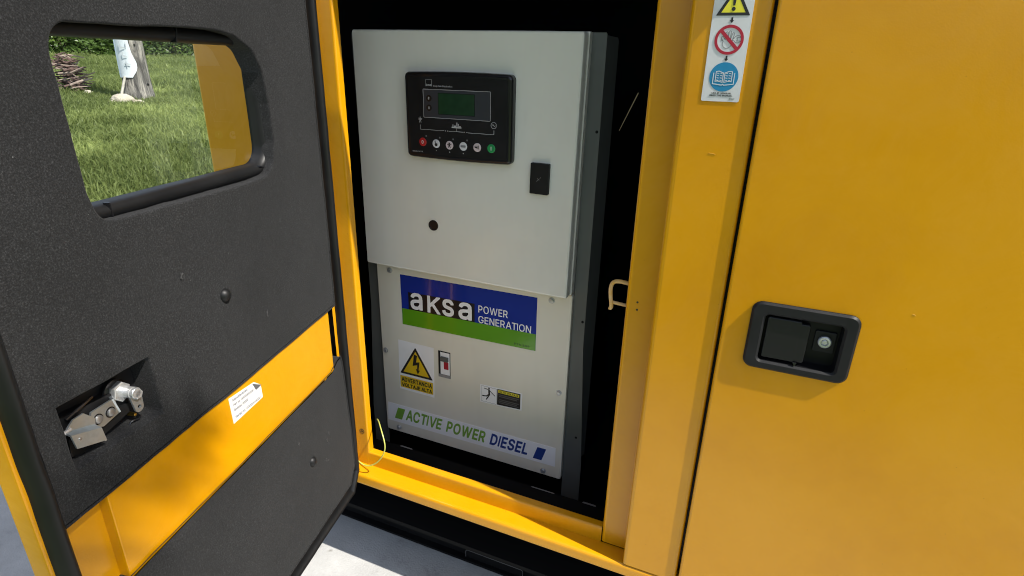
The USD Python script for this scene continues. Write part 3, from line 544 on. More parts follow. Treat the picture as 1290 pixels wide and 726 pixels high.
for (q, z) in ((-0.4735, -0.3390), (-0.4880, -0.3380)):
    obj('latch_rivet', lathe([(0, h1_ + .0030), (0.0030, h1_ + .0029), (0.0042, h1_ + .0020), (0.0046, h1_)][::-1], q, z, DOOR, 16), 'rivet_steel', od, smooth=40)
    obj('rivet_washer', lathe([(0, h1_ + .0005), (0.0056, h1_ + .0005), (0.0058, h1_)][::-1], q, z, DOOR, 16), 'black_gloss', od, smooth=40)
hk = [(-0.5240, -0.3250, -0.0125), (-0.5235, -0.3300, -0.0035), (-0.5205, -0.3470, -0.0045)]
obj('latch_hook', [folded([(-0.5245, -0.3270, -0.0110), (-0.5238, -0.3310, -0.0030), (-0.5215, -0.3475, -0.0035)], (0.0300, -0.0112, 0.0), 0), plate(Polygon([(-0.5210, -0.3270), (-0.5130, -0.3215), (-0.5020, -0.3215), (-0.4925, -0.3330), (-0.4945, -0.3440), (-0.5210, -0.3330)]), -0.0112, -0.0095, DOOR)], 'zinc_plate', od, smooth=False)
obj('hook_lip', [folded([(-0.4938, -0.3422, -0.0030), (-0.4915, -0.3587, -0.0035)], (0.0012, 0.0004, -0.0060), 0)], 'chrome', od, smooth=False)
obj('hook_dimple', plate(disc(-0.5165, -0.3395, 0.0013), -0.0036, -0.0024, DOOR), 'rivet_steel', od, smooth=False)
obj('latch_pin', tube([(-0.531, -0.3290, -0.009), (-0.5275, -0.3288, -0.009), (-0.518, -0.3284, -0.009)], [0.0006, 0.0020, 0.0020], 8, DOOR), 'chrome', od)
obj('latch_rod', tube([(-0.5150, -0.3215, -0.0155), (-0.5000, -0.3180, -0.0155), (-0.4850, -0.3140, -0.0155)], [0.0016, 0.0016, 0.0016], 8, DOOR), 'black_gloss', od)
obj('lever_arm', plate(Polygon([(-0.5180, -0.3420), (-0.4700, -0.3400), (-0.4480, -0.3440), (-0.4500, -0.3540), (-0.4700, -0.3580), (-0.5100, -0.3640), (-0.5200, -0.3600)]), WB + .010, WB + .0145, DOOR), 'black_plastic', od, smooth=False)
NQ, NZ = -0.4535, -0.3275
hexg = Polygon([(NQ + .0110 * math.cos(a + .3), NZ + .0110 * math.sin(a + .3)) for a in np.arange(6) * math.pi / 3])
obj('lock_nut', bevel(hexg, LH - .004, LH + .0045, 0.0012, DOOR), 'chrome', od, smooth=15)
obj('lock_washer', lathe([(0, LH - .002), (0.0135, LH - .002), (0.0138, LH - .004)][::-1], NQ - .0025, NZ + .001, DOOR, 20), 'black_gloss', od, smooth=30)
obj('lock_barrel', lathe([(0, LH + .0165), (0.0050, LH + .0165), (0.0056, LH + .0158), (0.0056, LH + .0120), (0.0062, LH + .0118), (0.0062, LH)][::-1], NQ + .0045, NZ - .0025, DOOR, 18), 'chrome', od, smooth=30)
camg = unary_union([disc(-0.4470, -0.3325, 0.0072), disc(-0.4462, -0.3490, 0.0056)]).convex_hull.difference(disc(-0.4460, -0.3485, 0.0021))
obj('latch_cam', plate(camg, LH + .0105, LH + .0125, DOOR), 'zinc_plate', od, smooth=False)
sg = Polygon([(-0.4465 + .0058 * math.cos(a), -0.3325 + .0058 * math.sin(a)) for a in np.arange(6) * math.pi / 3])
obj('cam_screw', bevel(sg, LH + .0125, LH + .0165, 0.0010, DOOR), 'chrome', od, smooth=15)
obj('cable_end', [lathe([(0, LH + .006), (0.0020, LH + .005), (0.0024, LH - .004)][::-1], -0.4462, -0.3600, DOOR, 10)], 'brass', od)
obj('cable_clip', [tube(smooth_path([(-0.455, -0.3672, -0.014), (-0.450, -0.3645, -0.0125), (-0.4445, -0.3660, -0.012), (-0.441, -0.3645, -0.013)], 10), 0.0011, 6, DOOR)], 'black_gloss', od)
obj('foundry_mark', [text('V', -0.5215, -0.5150, -0.3130, 0.0055, DOOR, WB + .0021, th=.0004), plate(line([(-0.5195, -0.3655), (-0.5180, -0.3690), (-0.5190, -0.3715)], .0010), WB + .0021, WB + .0025, DOOR)], 'icon_gray', od, smooth=False)
# earth wire looping from the open door to the hinge jamb
obj('earth_wire', tube(smooth_path([(-0.672, 0.768, -0.742), (-0.6585, 0.765, -0.7660), (-0.640, 0.764, -0.7735), (-0.6200, 0.766, -0.7670), (-0.5985, 0.770, -0.7420), (-0.5915, 0.772, -0.7150), (-0.602, 0.780, -0.6950), (-0.620, 0.797, -0.689), (-0.645, 0.822, -0.699)], 48), 0.0013, 8), 'wire', gen)

# ================================================================ control cabinet (upper box)
def turn(m, a=-0.0066, c=(-0.512, -0.177)):
    m = tm(m).copy(); v = np.array(m.vertices); x, z = v[:, 0] - c[0], v[:, 2] - c[1]
    v[:, 0] = c[0] + x * math.cos(a) - z * math.sin(a); v[:, 2] = c[1] + x * math.sin(a) + z * math.cos(a); m.vertices = v; return m
cc = thing('control_cabinet', 'pale grey steel control cabinet with a black generator controller on its door', 'control cabinet', (-0.512, 0.95, -0.407))
CF = face(0.95)
obj('cabinet_door', turn(bevel(rrect(-0.7395, -0.4065, -0.2855, 0.0545, 0.004), -0.021, 0.0, 0.0042, CF)), 'cab', cc)
obj('cabinet_body', turn(bx(-0.7395, -0.2835, 0.9735, 1.16, -0.4060, 0.0550)), 'cab', cc, smooth=False)
bzg = rrect(-0.6160, -0.1655, -0.4000, -0.0152, 0.0085)
c = dense(bzg, 0.006); c[:, 1] += np.where(c[:, 1] > -0.03, 0.0022 * (1 - ((c[:, 0] + .5080) / .108)**2), 0) - np.where(c[:, 1] < -0.155, 0.0022 * (1 - ((c[:, 0] + .5080) / .108)**2), 0)
bzg = Polygon(c).buffer(0)
ctl = obj('controller', bevel(bzg, -0.0005, 0.0155, 0.006, CF, 3), 'black_gloss', cc, label='black generator control module with a green display and round buttons')
KF = face(0.9342)
fg = Polygon(c).buffer(-0.0085)
obj('fascia', plate(fg, -0.0008, 0.0002, KF), 'black_plastic', ctl, smooth=False)
K0, K1 = 0.0003, 0.0005
dfr = rrect(-0.5760, -0.0928, -0.4405, -0.0432, 0.0015)
obj('display_frame', plate(dfr.difference(dfr.buffer(-0.0008)), K0, K1, KF), 'icon_gray', ctl, smooth=False)
obj('display_panel', plate(dfr.buffer(-0.0008), K0 - .0003, K0, KF), 'lcd_frame', ctl, smooth=False)
obj('lcd_bezel', plate(rrect(-0.5452, -0.0862, -0.4708, -0.0488, 0.001), K0, K1, KF), 'black_gloss', ctl, smooth=False)
obj('lcd_screen', plate(sbox(-0.5440, -0.0852, -0.4720, -0.0498), K1, K1 + .0002, KF), 'lcd', ctl, smooth=False)
for z, s in ((-0.0590, 1), (-0.0754, -1)):
    obj('scroll_button', plate(disc(-0.5638, z, 0.0056), K0, K0 + .0006, KF), 'black_gloss', ctl, smooth=False)
    obj('scroll_arrow', plate(affinity.scale(Polygon([(-0.5645, z - .0024), (-0.5631, z - .0024), (-0.5631, z), (-0.5618, z), (-0.5638, z + .0028), (-0.5658, z), (-0.5645, z)]), 1, s, origin=(-0.5638, z)), K0 + .0006, K0 + .0008, KF), 'icon_gray', ctl, smooth=False)
lg = sbox(-0.5695, -0.0385, -0.5572, -0.0268)
obj('maker_logo', [plate(lg.difference(sbox(-0.5689, -0.0343, -0.5578, -0.0273)).difference(sbox(-0.5689, -0.0385, -0.5578, -0.0343)), K0, K1, KF), text('DSE', -0.5688, -0.5578, -0.0380, 0.0032, KF, K0, True)], 'icon_gray', ctl, smooth=False)
obj('maker_name', text('Deep Sea Electronics', -0.5545, -0.5155, -0.0389, 0.0028, KF, K0), 'icon_gray', ctl, smooth=False)
obj('made_in_text', text('Made in UK', -0.6022, -0.5797, -0.1560, 0.0023, KF, K0), 'icon_gray', ctl, smooth=False)
mim = unary_union([line(p, 0.0007) for p in ([(-0.5835, -0.1062), (-0.5835, -0.1142), (-0.5335, -0.1142)], [(-0.5240, -0.1142), (-0.4945, -0.1142)], [(-0.4847, -0.1148), (-0.4335, -0.1148), (-0.4335, -0.1075)], [(-0.5080, -0.1142), (-0.5080, -0.1085)])] + [disc(x, -0.1142, 0.0009) for x in (-0.5310, -0.5262, -0.4925, -0.4868)])
obj('mimic_line', plate(mim, K0, K1, KF), 'icon_gray', ctl, smooth=False)
px_, pz_ = -0.5837, -0.0970
pyl = unary_union([line([(px_ - .0018, pz_ - .0055), (px_, pz_ + .005)], .0007), line([(px_ + .0018, pz_ - .0055), (px_, pz_ + .005)], .0007), line([(px_ - .0042, pz_ + .0022), (px_ + .0042, pz_ + .0022)], .0008), line([(px_ - .0036, pz_ - .0002), (px_ + .0036, pz_ - .0002)], .0008), line([(px_ - .0015, pz_ - .004), (px_ + .0012, pz_ - .001)], .0006)])
obj('mains_icon', plate(pyl, K0, K1, KF), 'icon_gray', ctl, smooth=False)
gx_, gz_ = -0.4340, -0.0992
sw = [(gx_ - .0032 + .0064 * t, gz_ + .0014 * math.sin(2 * math.pi * t)) for t in np.linspace(0, 1, 13)]
obj('generator_icon', plate(unary_union([disc(gx_, gz_, .0056, 12).difference(disc(gx_, gz_, .0049, 12)), line(sw, .0008)]), K0, K1, KF), 'icon_gray', ctl, smooth=False)
plx, plz = -0.5080, -0.1082
obj('plant_icon', plate(unary_union([sbox(plx - .0098, plz, plx + .0098, plz + .0022), sbox(plx - .0080, plz, plx - .0064, plz + .0062), sbox(plx - .005, plz, plx - .001, plz + .0045), sbox(plx, plz, plx + .0018, plz + .0098), sbox(plx + .0030, plz, plx + .0046, plz + .0078), sbox(plx + .0055, plz, plx + .0085, plz + .0042)]), K0, K1, KF), 'icon_gray', ctl, smooth=False)
zero = affinity.scale(disc(0, 0, 1, 10), .0018, .0030).difference(affinity.scale(disc(0, 0, 1, 10), .0009, .0020))
hand2 = unary_union([affinity.scale(disc(0.0003, -.0015, 1), .0026, .0022), line([(-.001, 0), (-.0014, .0042)], .0012, 1), line([(.001, 0), (.0022, .0012)], .0012, 1)])
man = unary_union([disc(0, .0028, .0013), sbox(-.0014, -.0020, .0014, .0016), line([(-.0038, .0012), (.0038, .0012)], .001), line([(-.0012, -.002), (-.0022, -.0042)], .001), line([(.0012, -.002), (.0022, -.0042)], .001)])
auto = unary_union([sbox(-.0042, -.0013, .0042, .0016)]).difference(unary_union([sbox(x, -.0006, x + .0008, .0009) for x in (-.0034, -.0016, .0002, .002)]))
mute = unary_union([Polygon([(-.004, .002), (-.0014, .0012), (.0008, .0022), (.0008, -.0018), (-.0014, -.0008), (-.004, -.0006)]), sbox(.0016, -.0026, .0028, .0032)])
one = rrect(-.0006, -.0030, .0006, .0030, .0003)
for i, (x, z, m_, ic, im) in enumerate(((-0.5796, -0.1371, 'btn_red', zero, 'btn_white'), (-0.5510, -0.1384, 'btn_white', hand2, 'print_black'), (-0.5230, -0.1392, 'btn_pink', man, 'print_black'), (-0.4945, -0.1393, 'btn_white', auto, 'print_black'), (-0.4663, -0.1392, 'btn_pink', mute, 'print_black'), (-0.4384, -0.1390, 'btn_green', one, 'btn_white'))):
    obj('push_button', lathe([(0, .0011), (0.0058, .0011), (0.0072, .0008), (0.0078, 0.0002), (0.0078, -.0002)][::-1], x, z, KF, 20), m_, ctl, smooth=40)
    obj('button_symbol', plate(affinity.translate(affinity.scale(ic, 1.15, 1.15, origin=(0, 0)), x, z), .0012, .0014, KF), im, ctl, smooth=False)
    if i < 4: obj('indicator_lamp', plate(disc(x + .0078, z + .0112, .0016), K0, K1, KF), 'icon_dim', ctl, smooth=False)
    if 0 < i < 4: obj('button_mark', plate(disc(x, z - .0126, .0011 if i > 1 else .0008), K0, K1, KF), 'icon_gray', ctl, smooth=False)
# emergency-stop blank (round hole) and the cabinet's lock
obj('cable_hole', [lathe([(0.0, 0.0004), (0.0086, 0.0004), (0.0092, 0.0012), (0.0106, 0.0014), (0.0110, -0.001)][::-1], -0.5715, -0.3005, CF, 24)], 'black_gloss', cc)
obj('cabinet_lock', bevel(affinity.rotate(rrect(-0.3660, -0.2135, -0.3312, -0.1590, 0.0015), -0.6), -0.0005, 0.0085, 0.0014, CF), 'black_plastic', cc)
obj('lock_mark', plate(unary_union([line([(-0.3530, -0.1905), (-0.3475, -0.1850)], .0010), line([(-0.3520, -0.1850), (-0.3480, -0.1880)], .0010), disc(-0.3455, -0.1835, .0008)]), 0.0086, 0.0088, CF), 'icon_dim', cc, smooth=False)

# ================================================================ terminal box (lower box)
tb = thing('terminal_box', 'grey steel terminal box under the control cabinet, covered with brand and warning stickers', 'electrical box', (-0.512, 0.98, -0.85))
LF = face(0.98)
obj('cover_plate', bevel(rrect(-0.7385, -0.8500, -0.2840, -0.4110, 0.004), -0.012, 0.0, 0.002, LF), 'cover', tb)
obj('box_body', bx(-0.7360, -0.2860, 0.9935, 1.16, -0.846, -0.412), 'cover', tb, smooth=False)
for (x, z) in ((-0.7041, -0.4265), (-0.3260, -0.4285), (-0.7288, -0.6293), (-0.2998, -0.6315), (-0.7035, -0.8368), (-0.3254, -0.8390)):
    a0 = rng.uniform(0, 1)
    obj('cover_screw', [lathe([(0, 0.0012), (0.0062, 0.0012), (0.0066, 0.0)][::-1], x, z, LF, 16), bevel(Polygon([(x + .0047 * math.cos(a0 + k * math.pi / 3), z + .0047 * math.sin(a0 + k * math.pi / 3)) for k in range(6)]), 0.001, 0.0048, 0.0008, LF)], 'chrome', tb, smooth=25)
S0 = 0.0004
# brand plate
bp = obj('brand_plate', plate(Polygon([(-0.6779, -0.4315), (-0.3560, -0.4280), (-0.3553, -0.5465), (-0.6772, -0.5512)]), 0.0, S0, LF), 'aksa_blue', tb, smooth=False, label='blue and green brand plate with white lettering')
obj('green_band', plate(Polygon([(-0.6766, -0.5117), (-0.3558, -0.5088), (-0.3553, -0.5465), (-0.6772, -0.5512)]), S0, S0 + .0002, LF), 'aksa_green', bp, smooth=False)
obj('letter_panel', plate(Polygon([(-0.6590, -0.4700), (-0.4950, -0.4672), (-0.4950, -0.5100), (-0.6590, -0.5115)]), S0, S0 + .0002, LF), 'aksa_black', bp, smooth=False)
capk = 0.0405
for ch, x0, x1, z0 in (('a', -0.6535, -0.6225, -0.5090), ('K', -0.6105, -0.5780, -0.5090), ('s', -0.5735, -0.5445, -0.5090), ('a', -0.5335, -0.5015, -0.5088)):
    m = meshkit.text_mesh(ch, 1.0, depth=1.0, bold=True); v = np.array(m.vertices); lo, hi = v.min(0), v.max(0)
    v = np.column_stack([x0 + (v[:, 0] - lo[0]) / (hi[0] - lo[0]) * (x1 - x0), z0 + (v[:, 1] - lo[1]) / (hi[1] - lo[1]) * 0.0400, S0 + .0002 + v[:, 2] * .0002])
    obj('brand_letter', place(trimesh.Trimesh(v, m.faces, process=False), LF), 'white', bp, smooth=False)
obj('brand_words', [text('POWER', -0.4862, -0.4190, -0.4848, 0.0160, LF, S0 + .0002, weight=0.012), text('GENERATION', -0.4862, -0.3665, -0.5085, 0.0158, LF, S0 + .0002, weight=0.012)], 'white', bp, smooth=False)
obj('plate_code', text('ETK.339', -0.4027, -0.3690, -0.5418, 0.0042, LF, S0 + .0003), 'print_black', bp, smooth=False)
# high voltage sticker
hv = obj('voltage_sticker', plate(Polygon([(-0.6922, -0.5938), (-0.5985, -0.5950), (-0.6000, -0.7250), (-0.6945, -0.7238)]), 0.0, S0, LF), 'white', tb, smooth=False, label='white and yellow high voltage warning sticker')
obj('caption_field', plate(sbox(-0.6918, -0.7180, -0.6030, -0.6865), S0, S0 + .0001, LF), 'sign_yellow', hv, smooth=False)
tri = Polygon([(-0.6910, -0.6800), (-0.6028, -0.6800), (-0.6468, -0.6048)]).buffer(-0.0012).buffer(0.0012)
obj('triangle_border', plate(tri.difference(tri.buffer(-0.0052, join_style=2)), S0 + .0001, S0 + .0003, LF), 'print_black', hv, smooth=False)
obj('triangle_field', plate(tri.buffer(-0.0052, join_style=2), S0, S0 + .0002, LF), 'sign_yellow', hv, smooth=False)
bolt = Polygon([(-0.6510, -0.6225), (-0.6425, -0.6255), (-0.6465, -0.6430), (-0.6368, -0.6400), (-0.6400, -0.6625), (-0.6365, -0.6620), (-0.6425, -0.6735), (-0.6475, -0.6600), (-0.6440, -0.6605), (-0.6432, -0.6490), (-0.6555, -0.6540)])
obj('lightning_bolt', plate(bolt, S0 + .0002, S0 + .0004, LF), 'print_black', hv, smooth=False)
obj('caption', [text('ADVERTANCIA', -0.6880, -0.6055, -0.7010, 0.0105, LF, S0 + .0001, True, weight=0.03), text('VOLTAJE ALTA', -0.6878, -0.6055, -0.7150, 0.0088, LF, S0 + .0001, True, weight=0.03)], 'print_black', hv, smooth=False)
# breaker window
bw = obj('breaker_window', plate(sbox(-0.5862, -0.6632, -0.5560, -0.5975).difference(sbox(-0.5812, -0.6560, -0.5572, -0.5995)), 0.0, 0.0012, LF), 'black_plastic', tb, smooth=False)
obj('breaker_face', plate(sbox(-0.5812, -0.6560, -0.5572, -0.5995), -0.0002, 0.0006, LF), 'white', bw, smooth=False)
obj('toggle', bevel(rrect(-0.5800, -0.6215, -0.5605, -0.6105, 0.0015), 0.0, 0.005, 0.0012, LF), 'dark_gray', bw)
obj('red_flag', plate(sbox(-0.5725, -0.6420, -0.5610, -0.6235), 0.0006, 0.0009, LF), 'sign_red', bw, smooth=False)
obj('window_step', plate(sbox(-0.5862, -0.6632, -0.5560, -0.6562), 0.0012, 0.0020, LF), 'slot_gray', bw, smooth=False)
# shock hazard label
sh = obj('hazard_label', plate(Polygon([(-0.4818, -0.6572), (-0.3810, -0.6552), (-0.3815, -0.6985), (-0.4816, -0.7025)]), 0.0, S0, LF), 'white', tb, smooth=False, label='small electric shock hazard label')
obj('text_field', plate(Polygon([(-0.4400, -0.6588), (-0.3850, -0.6578), (-0.3852, -0.6962), (-0.4400, -0.6988)]), S0, S0 + .0002, LF), 'print_black', sh, smooth=False)
obj('danger_bar', plate(sbox(-0.4375, -0.6675, -0.3880, -0.6605), S0 + .0002, S0 + .0003, LF), 'sign_yellow2', sh, smooth=False)
obj('small_print', [text('ALTO VOLTAJE', -0.4350, -0.3900, -0.6661, 0.0040, LF, S0 + .0003, True)], 'print_black', sh, smooth=False)
obj('small_print', [sb for k, z in enumerate((-0.6735, -0.6775, -0.6855, -0.6895, -0.6935)) for sb in [plate(sbox(-0.4365 + .001 * (k % 3), z, -0.3885 - .004 * (k % 2), z + .0022), S0 + .0002, S0 + .0003, LF)]], 'print_gray', sh, smooth=False)
obj('label_frame', plate(sbox(-0.4785, -0.6992, -0.4412, -0.6598).difference(sbox(-0.4780, -0.6987, -0.4417, -0.6603)), S0, S0 + .0001, LF), 'print_gray', sh, smooth=False)
fig = unary_union([disc(-0.4598, -0.6630, .0020), line([(-0.4600, -0.6655), (-0.4592, -0.6800)], .0042), line([(-0.4600, -0.6665), (-0.4720, -0.6650)], .0016), line([(-0.4595, -0.6675), (-0.4450, -0.6790)], .0016), line([(-0.4600, -0.6780), (-0.4660, -0.6838), (-0.4765, -0.6850)], .0026), line([(-0.4590, -0.6795), (-0.4668, -0.6930)], .0026)])
obj('falling_figure', plate(fig, S0, S0 + .0002, LF), 'print_black', sh, smooth=False)
# long bottom strip
st = obj('slogan_strip', plate(Polygon([(-0.7320, -0.7715), (-0.2993, -0.7704), (-0.2985, -0.8195), (-0.7340, -0.8225)]), 0.0, S0, LF), 'white', tb, smooth=False, label='long white strip reading active power diesel')
para = lambda x0, x1: Polygon([(x0, -0.8125), (x0 + .0205, -0.8125), (x1, -0.7805), (x1 - .0205, -0.7805)])
obj('green_block', plate(para(-0.7144, -0.6828), S0, S0 + .0002, LF), 'txt_green', st, smooth=False)
obj('blue_block', plate(para(-0.3508, -0.3205), S0, S0 + .0002, LF), 'txt_blue', st, smooth=False)
for w, x0, x1, z, m_ in (('ACTIVE', -0.6830, -0.5800, -0.8085, 'txt_green'), ('POWER', -0.5715, -0.4655, -0.8085, 'txt_green'), ('DIESEL', -0.4575, -0.3595, -0.8085, 'txt_blue')):
    obj('slogan_word', text(w, x0, x1, z, 0.0285, LF, S0, True, 0.2, weight=0.022), m_, st, smooth=False)

# ================================================================ beyond the door: lawn, pole, brush pile, hedge
def clump(n, hmin, hmax, spread, w, seed):
    r = np.random.default_rng(seed); V, F = [], []
    for _ in range(n):
        p = r.normal(0, spread, 2); a = r.uniform(0, 2 * math.pi); h = r.uniform(hmin, hmax); lean = r.uniform(0.1, 0.85) * h; b = a + r.normal(0, 0.6)
        d, s = np.array([math.cos(b), math.sin(b)]), np.array([-math.sin(a), math.cos(a)]) * w * r.uniform(.7, 1.3)
        k = len(V); m = p + d * lean * 0.35; t = p + d * lean
        V += [[*(p - s), -0.01], [*(p + s), -0.01], [*(m - s * .8), h * .62], [*(m + s * .8), h * .62], [*t, h * (0.95 - 0.25 * lean / h)]]
        F += [[k, k + 1, k + 3], [k, k + 3, k + 2], [k + 2, k + 3, k + 4]]
    return trimesh.Trimesh(V, F, process=False)
gi = UsdGeom.PointInstancer.Define(stage, '/World/lawn_grass')
tag(gi.GetPrim(), 'rough green grass of the lawn seen through the door window', 'grass', kind='stuff')
UsdGeom.Scope.Define(stage, '/World/lawn_grass/tufts')
protos = []
for i in range(5):
    pth = f'/World/lawn_grass/tufts/grass_tuft_{i + 1:03d}'
    usdkit.mesh(stage, pth, clump(40, 0.035, 0.12, 0.06, 0.0034, 20 + i), M['grass'], smooth=False); protos.append(pth)
gi.CreatePrototypesRel().SetTargets(protos)
pos, sc_ = [], []
for (r0, r1, dens, s) in ((2.3, 5.0, 330, 1.0), (5.0, 9.0, 200, 1.25), (9.0, 16.0, 70, 1.7), (16.0, 33.0, 22, 2.6)):
    a0, a1 = math.radians(139), math.radians(160)        # bearings from +x, wider than the window shows
    if r0 < 9: a1 = math.radians(166); a0 = math.radians(134)
    area = (a1 - a0) / 2 * (r1**2 - r0**2); n = int(area * dens)
    rr = np.sqrt(rng.uniform(r0**2, r1**2, n)); aa = rng.uniform(a0, a1, n); x, y = rr * np.cos(aa), rr * np.sin(aa)
    ok = (-0.84 * x + 0.54 * y > 2.35) & ~((x > -2.27) & (y < 3.2)) & ~((x > -0.95) & (y > 0.74))
    x, y = x[ok], y[ok]
    pos.append(np.column_stack([x, y, ground_z(x, y) + H])); sc_.append(rng.uniform(0.65, 1.25, len(x)) * s)
pos = np.vstack(pos); sc_ = np.concatenate(sc_)
hvar = np.clip(0.6 + 0.9 * meshkit.fbm(np.column_stack([pos[:, :2] * 0.8, np.zeros(len(pos))]), 3, 8), 0.6, 1.4)
gi.CreatePositionsAttr(Vt.Vec3fArray.FromNumpy(pos.astype(np.float32)))
gi.CreateScalesAttr(Vt.Vec3fArray.FromNumpy(np.column_stack([sc_, sc_, sc_ * 0.8 * hvar]).astype(np.float32)))
th = rng.uniform(0, 2 * math.pi, len(pos))
gi.CreateOrientationsAttr(Vt.QuathArray([Gf.Quath(float(math.cos(t / 2)), 0.0, 0.0, float(math.sin(t / 2))) for t in th]))
gi.CreateProtoIndicesAttr(Vt.IntArray.FromNumpy(rng.integers(0, 5, len(pos)).astype(np.int32)))

def at_ray(px, py, d):          # a spot d metres out on a bearing given as a direction
    v = np.array([px, py]); return v / np.linalg.norm(v) * d
# utility pole with a white sheet wrapped round it
PX, PY = at_ray(-6.7538, 4.6855, 8.25) + np.array([0.012, 0.018]); PZ = float(ground_z(PX, PY))
pole = thing('utility_pole', 'weathered grey wooden pole with a white sheet wrapped round it, on the lawn', 'pole', (PX, PY, PZ))
N, K = 28, 60; an = np.linspace(0, 2 * math.pi, N, endpoint=False); V = []
for k in range(K):
    z = k / (K - 1) * 6.5 - 0.2; r = 0.136 - 0.006 * z + 0.040 * math.exp(-max(z, 0) / 0.12)
    rr = r * (1 + 0.16 * (meshkit.fbm(np.column_stack([np.cos(an) * 2.2, np.sin(an) * 2.2, np.full(N, z * 1.1)]), 4, 2) - 0.5))
    V.append(np.column_stack([PX + 0.012 * z + rr * np.cos(an), PY + rr * np.sin(an), np.full(N, PZ + z)]))
V = np.vstack(V); F = []
for k in range(K - 1):
    for j in range(N):
        a, b = k * N + j, k * N + (j + 1) % N; F += [[a, b, b + N], [a, b + N, a + N]]
obj('trunk', trimesh.Trimesh(V, F, process=False), 'bark', pole, smooth=50)
tocam = math.atan2(-PY, -PX)                                  # bearing from the pole to the camera
# sheet: from the far left side round to just left of the middle, wavy right-hand edge
rows, cols = 100, 16; V = []
for k in range(rows):
    z = 0.275 + k / (rows - 1) * 2.6
    aR = tocam + 0.0 + 0.22 * math.exp(-((z - 0.40) / 0.09)**2) - 0.10 * max(0, min(1, (z - 0.48) / 0.25)) + 0.07 * (meshkit.fbm(np.array([z * 14, 0.3, 0.7]), 3, 3) - 0.5) * 2; aL = tocam - 2.1
    aR -= 0.25 * math.exp(-k / 2.0)
    for a in np.linspace(aL, aR, cols):
        r = 0.152 - 0.006 * z + 0.012 * math.sin(a * 3 + z * 4) * 0.4
        V.append([PX + 0.012 * z + r * math.cos(a), PY + r * math.sin(a), PZ + z])
F = []
for k in range(rows - 1):
    for j in range(cols - 1):
        a = k * cols + j; F += [[a, a + 1, a + cols + 1], [a, a + cols + 1, a + cols]]
sheetm = trimesh.Trimesh(V, F, process=False)
obj('white_sheet', sheetm, 'sheet_white', pole, smooth=True)
sa = tocam - 0.42; so = np.array([PX + 0.1585 * math.cos(sa), PY + 0.1585 * math.sin(sa), PZ])
sr = np.array([-math.sin(sa), math.cos(sa), 0.]); SFR = (so, sr, np.array([0, 0, 1.]), np.cross(sr, [0, 0, 1.]))
DZ = -0.36
mk = [line([(-.03, 1.02), (-.03, .955), (.015, .950)], .006, 1), line([(.03, 1.0), (.03, .96)], .006, 1), line([(-.02, .905), (-.02, .865), (.02, .86)], .006, 1), line([(.0, .815), (.005, .755)], .006, 1), line([(-.015, .785), (.04, .778)], .006, 1)]
obj('pole_lettering', plate(affinity.translate(unary_union(mk), 0, DZ), 0.0, 0.004, SFR), 'pole_ink', pole, smooth=False)
for (da, z, r) in ((0.55, 0.98, 0.012), (0.80, 0.20, 0.014), (0.62, 0.10, 0.012), (0.35, 0.62, 0.009)):
    a = tocam + da; rr_ = 0.137 - .006 * z
    o = np.array([PX + rr_ * math.cos(a), PY + rr_ * math.sin(a), PZ]); t_ = np.array([-math.sin(a), math.cos(a), 0.])
    obj('knot_hole', plate(disc(0, z, r), 0.0, 0.010, (o, t_, np.array([0, 0, 1.]), np.cross(t_, [0, 0, 1.]))), 'dark_void', pole, smooth=False)
right = np.array([-math.sin(tocam), math.cos(tocam)]) * 1.0                   # to the right in the picture
back = -np.array([math.cos(tocam), math.sin(tocam)])
def off(c, r, b): return np.array(c) + right * r + back * b
sx, sy = off((PX, PY), -0.215, -0.20); tx, ty = off((PX, PY), -0.105, -0.12)
stk = obj('wooden_stake', tube([(sx, sy, float(ground_z(sx, sy)) - .05), ((sx + tx) / 2, (sy + ty) / 2, PZ + .13), (tx, ty, PZ + .285)], [0.015, 0.014, 0.013], 8), 'stake', label='thin pale wooden stake leaning against the pole', cat='stake')
def stone(cx, cy, rx, ry, rz, seed):
    m = trimesh.creation.icosphere(3, 1.0); v = np.array(m.vertices); v *= (0.75 + 0.55 * meshkit.fbm(v * 1.6 + seed, 4, seed))[:, None]; m.vertices = v * [rx, ry, rz] + [cx, cy, float(ground_z(cx, cy)) + rz * 0.5]; return m
for (r, b, s, lab_) in ((-0.16, -0.36, (0.13, 0.10, 0.085), 'large pale stone at the foot of the pole'), (-0.04, -0.40, (0.085, 0.07, 0.05), 'small flat pale stone right of the large one at the pole'), (-0.27, -0.42, (0.06, 0.05, 0.04), 'smallest pale stone left of the others at the pole')):
    x, y = off((PX, PY), r, b); obj('stone', stone(x, y, *s, int(abs(r) * 100)), 'stone', label=lab_, cat='stone')
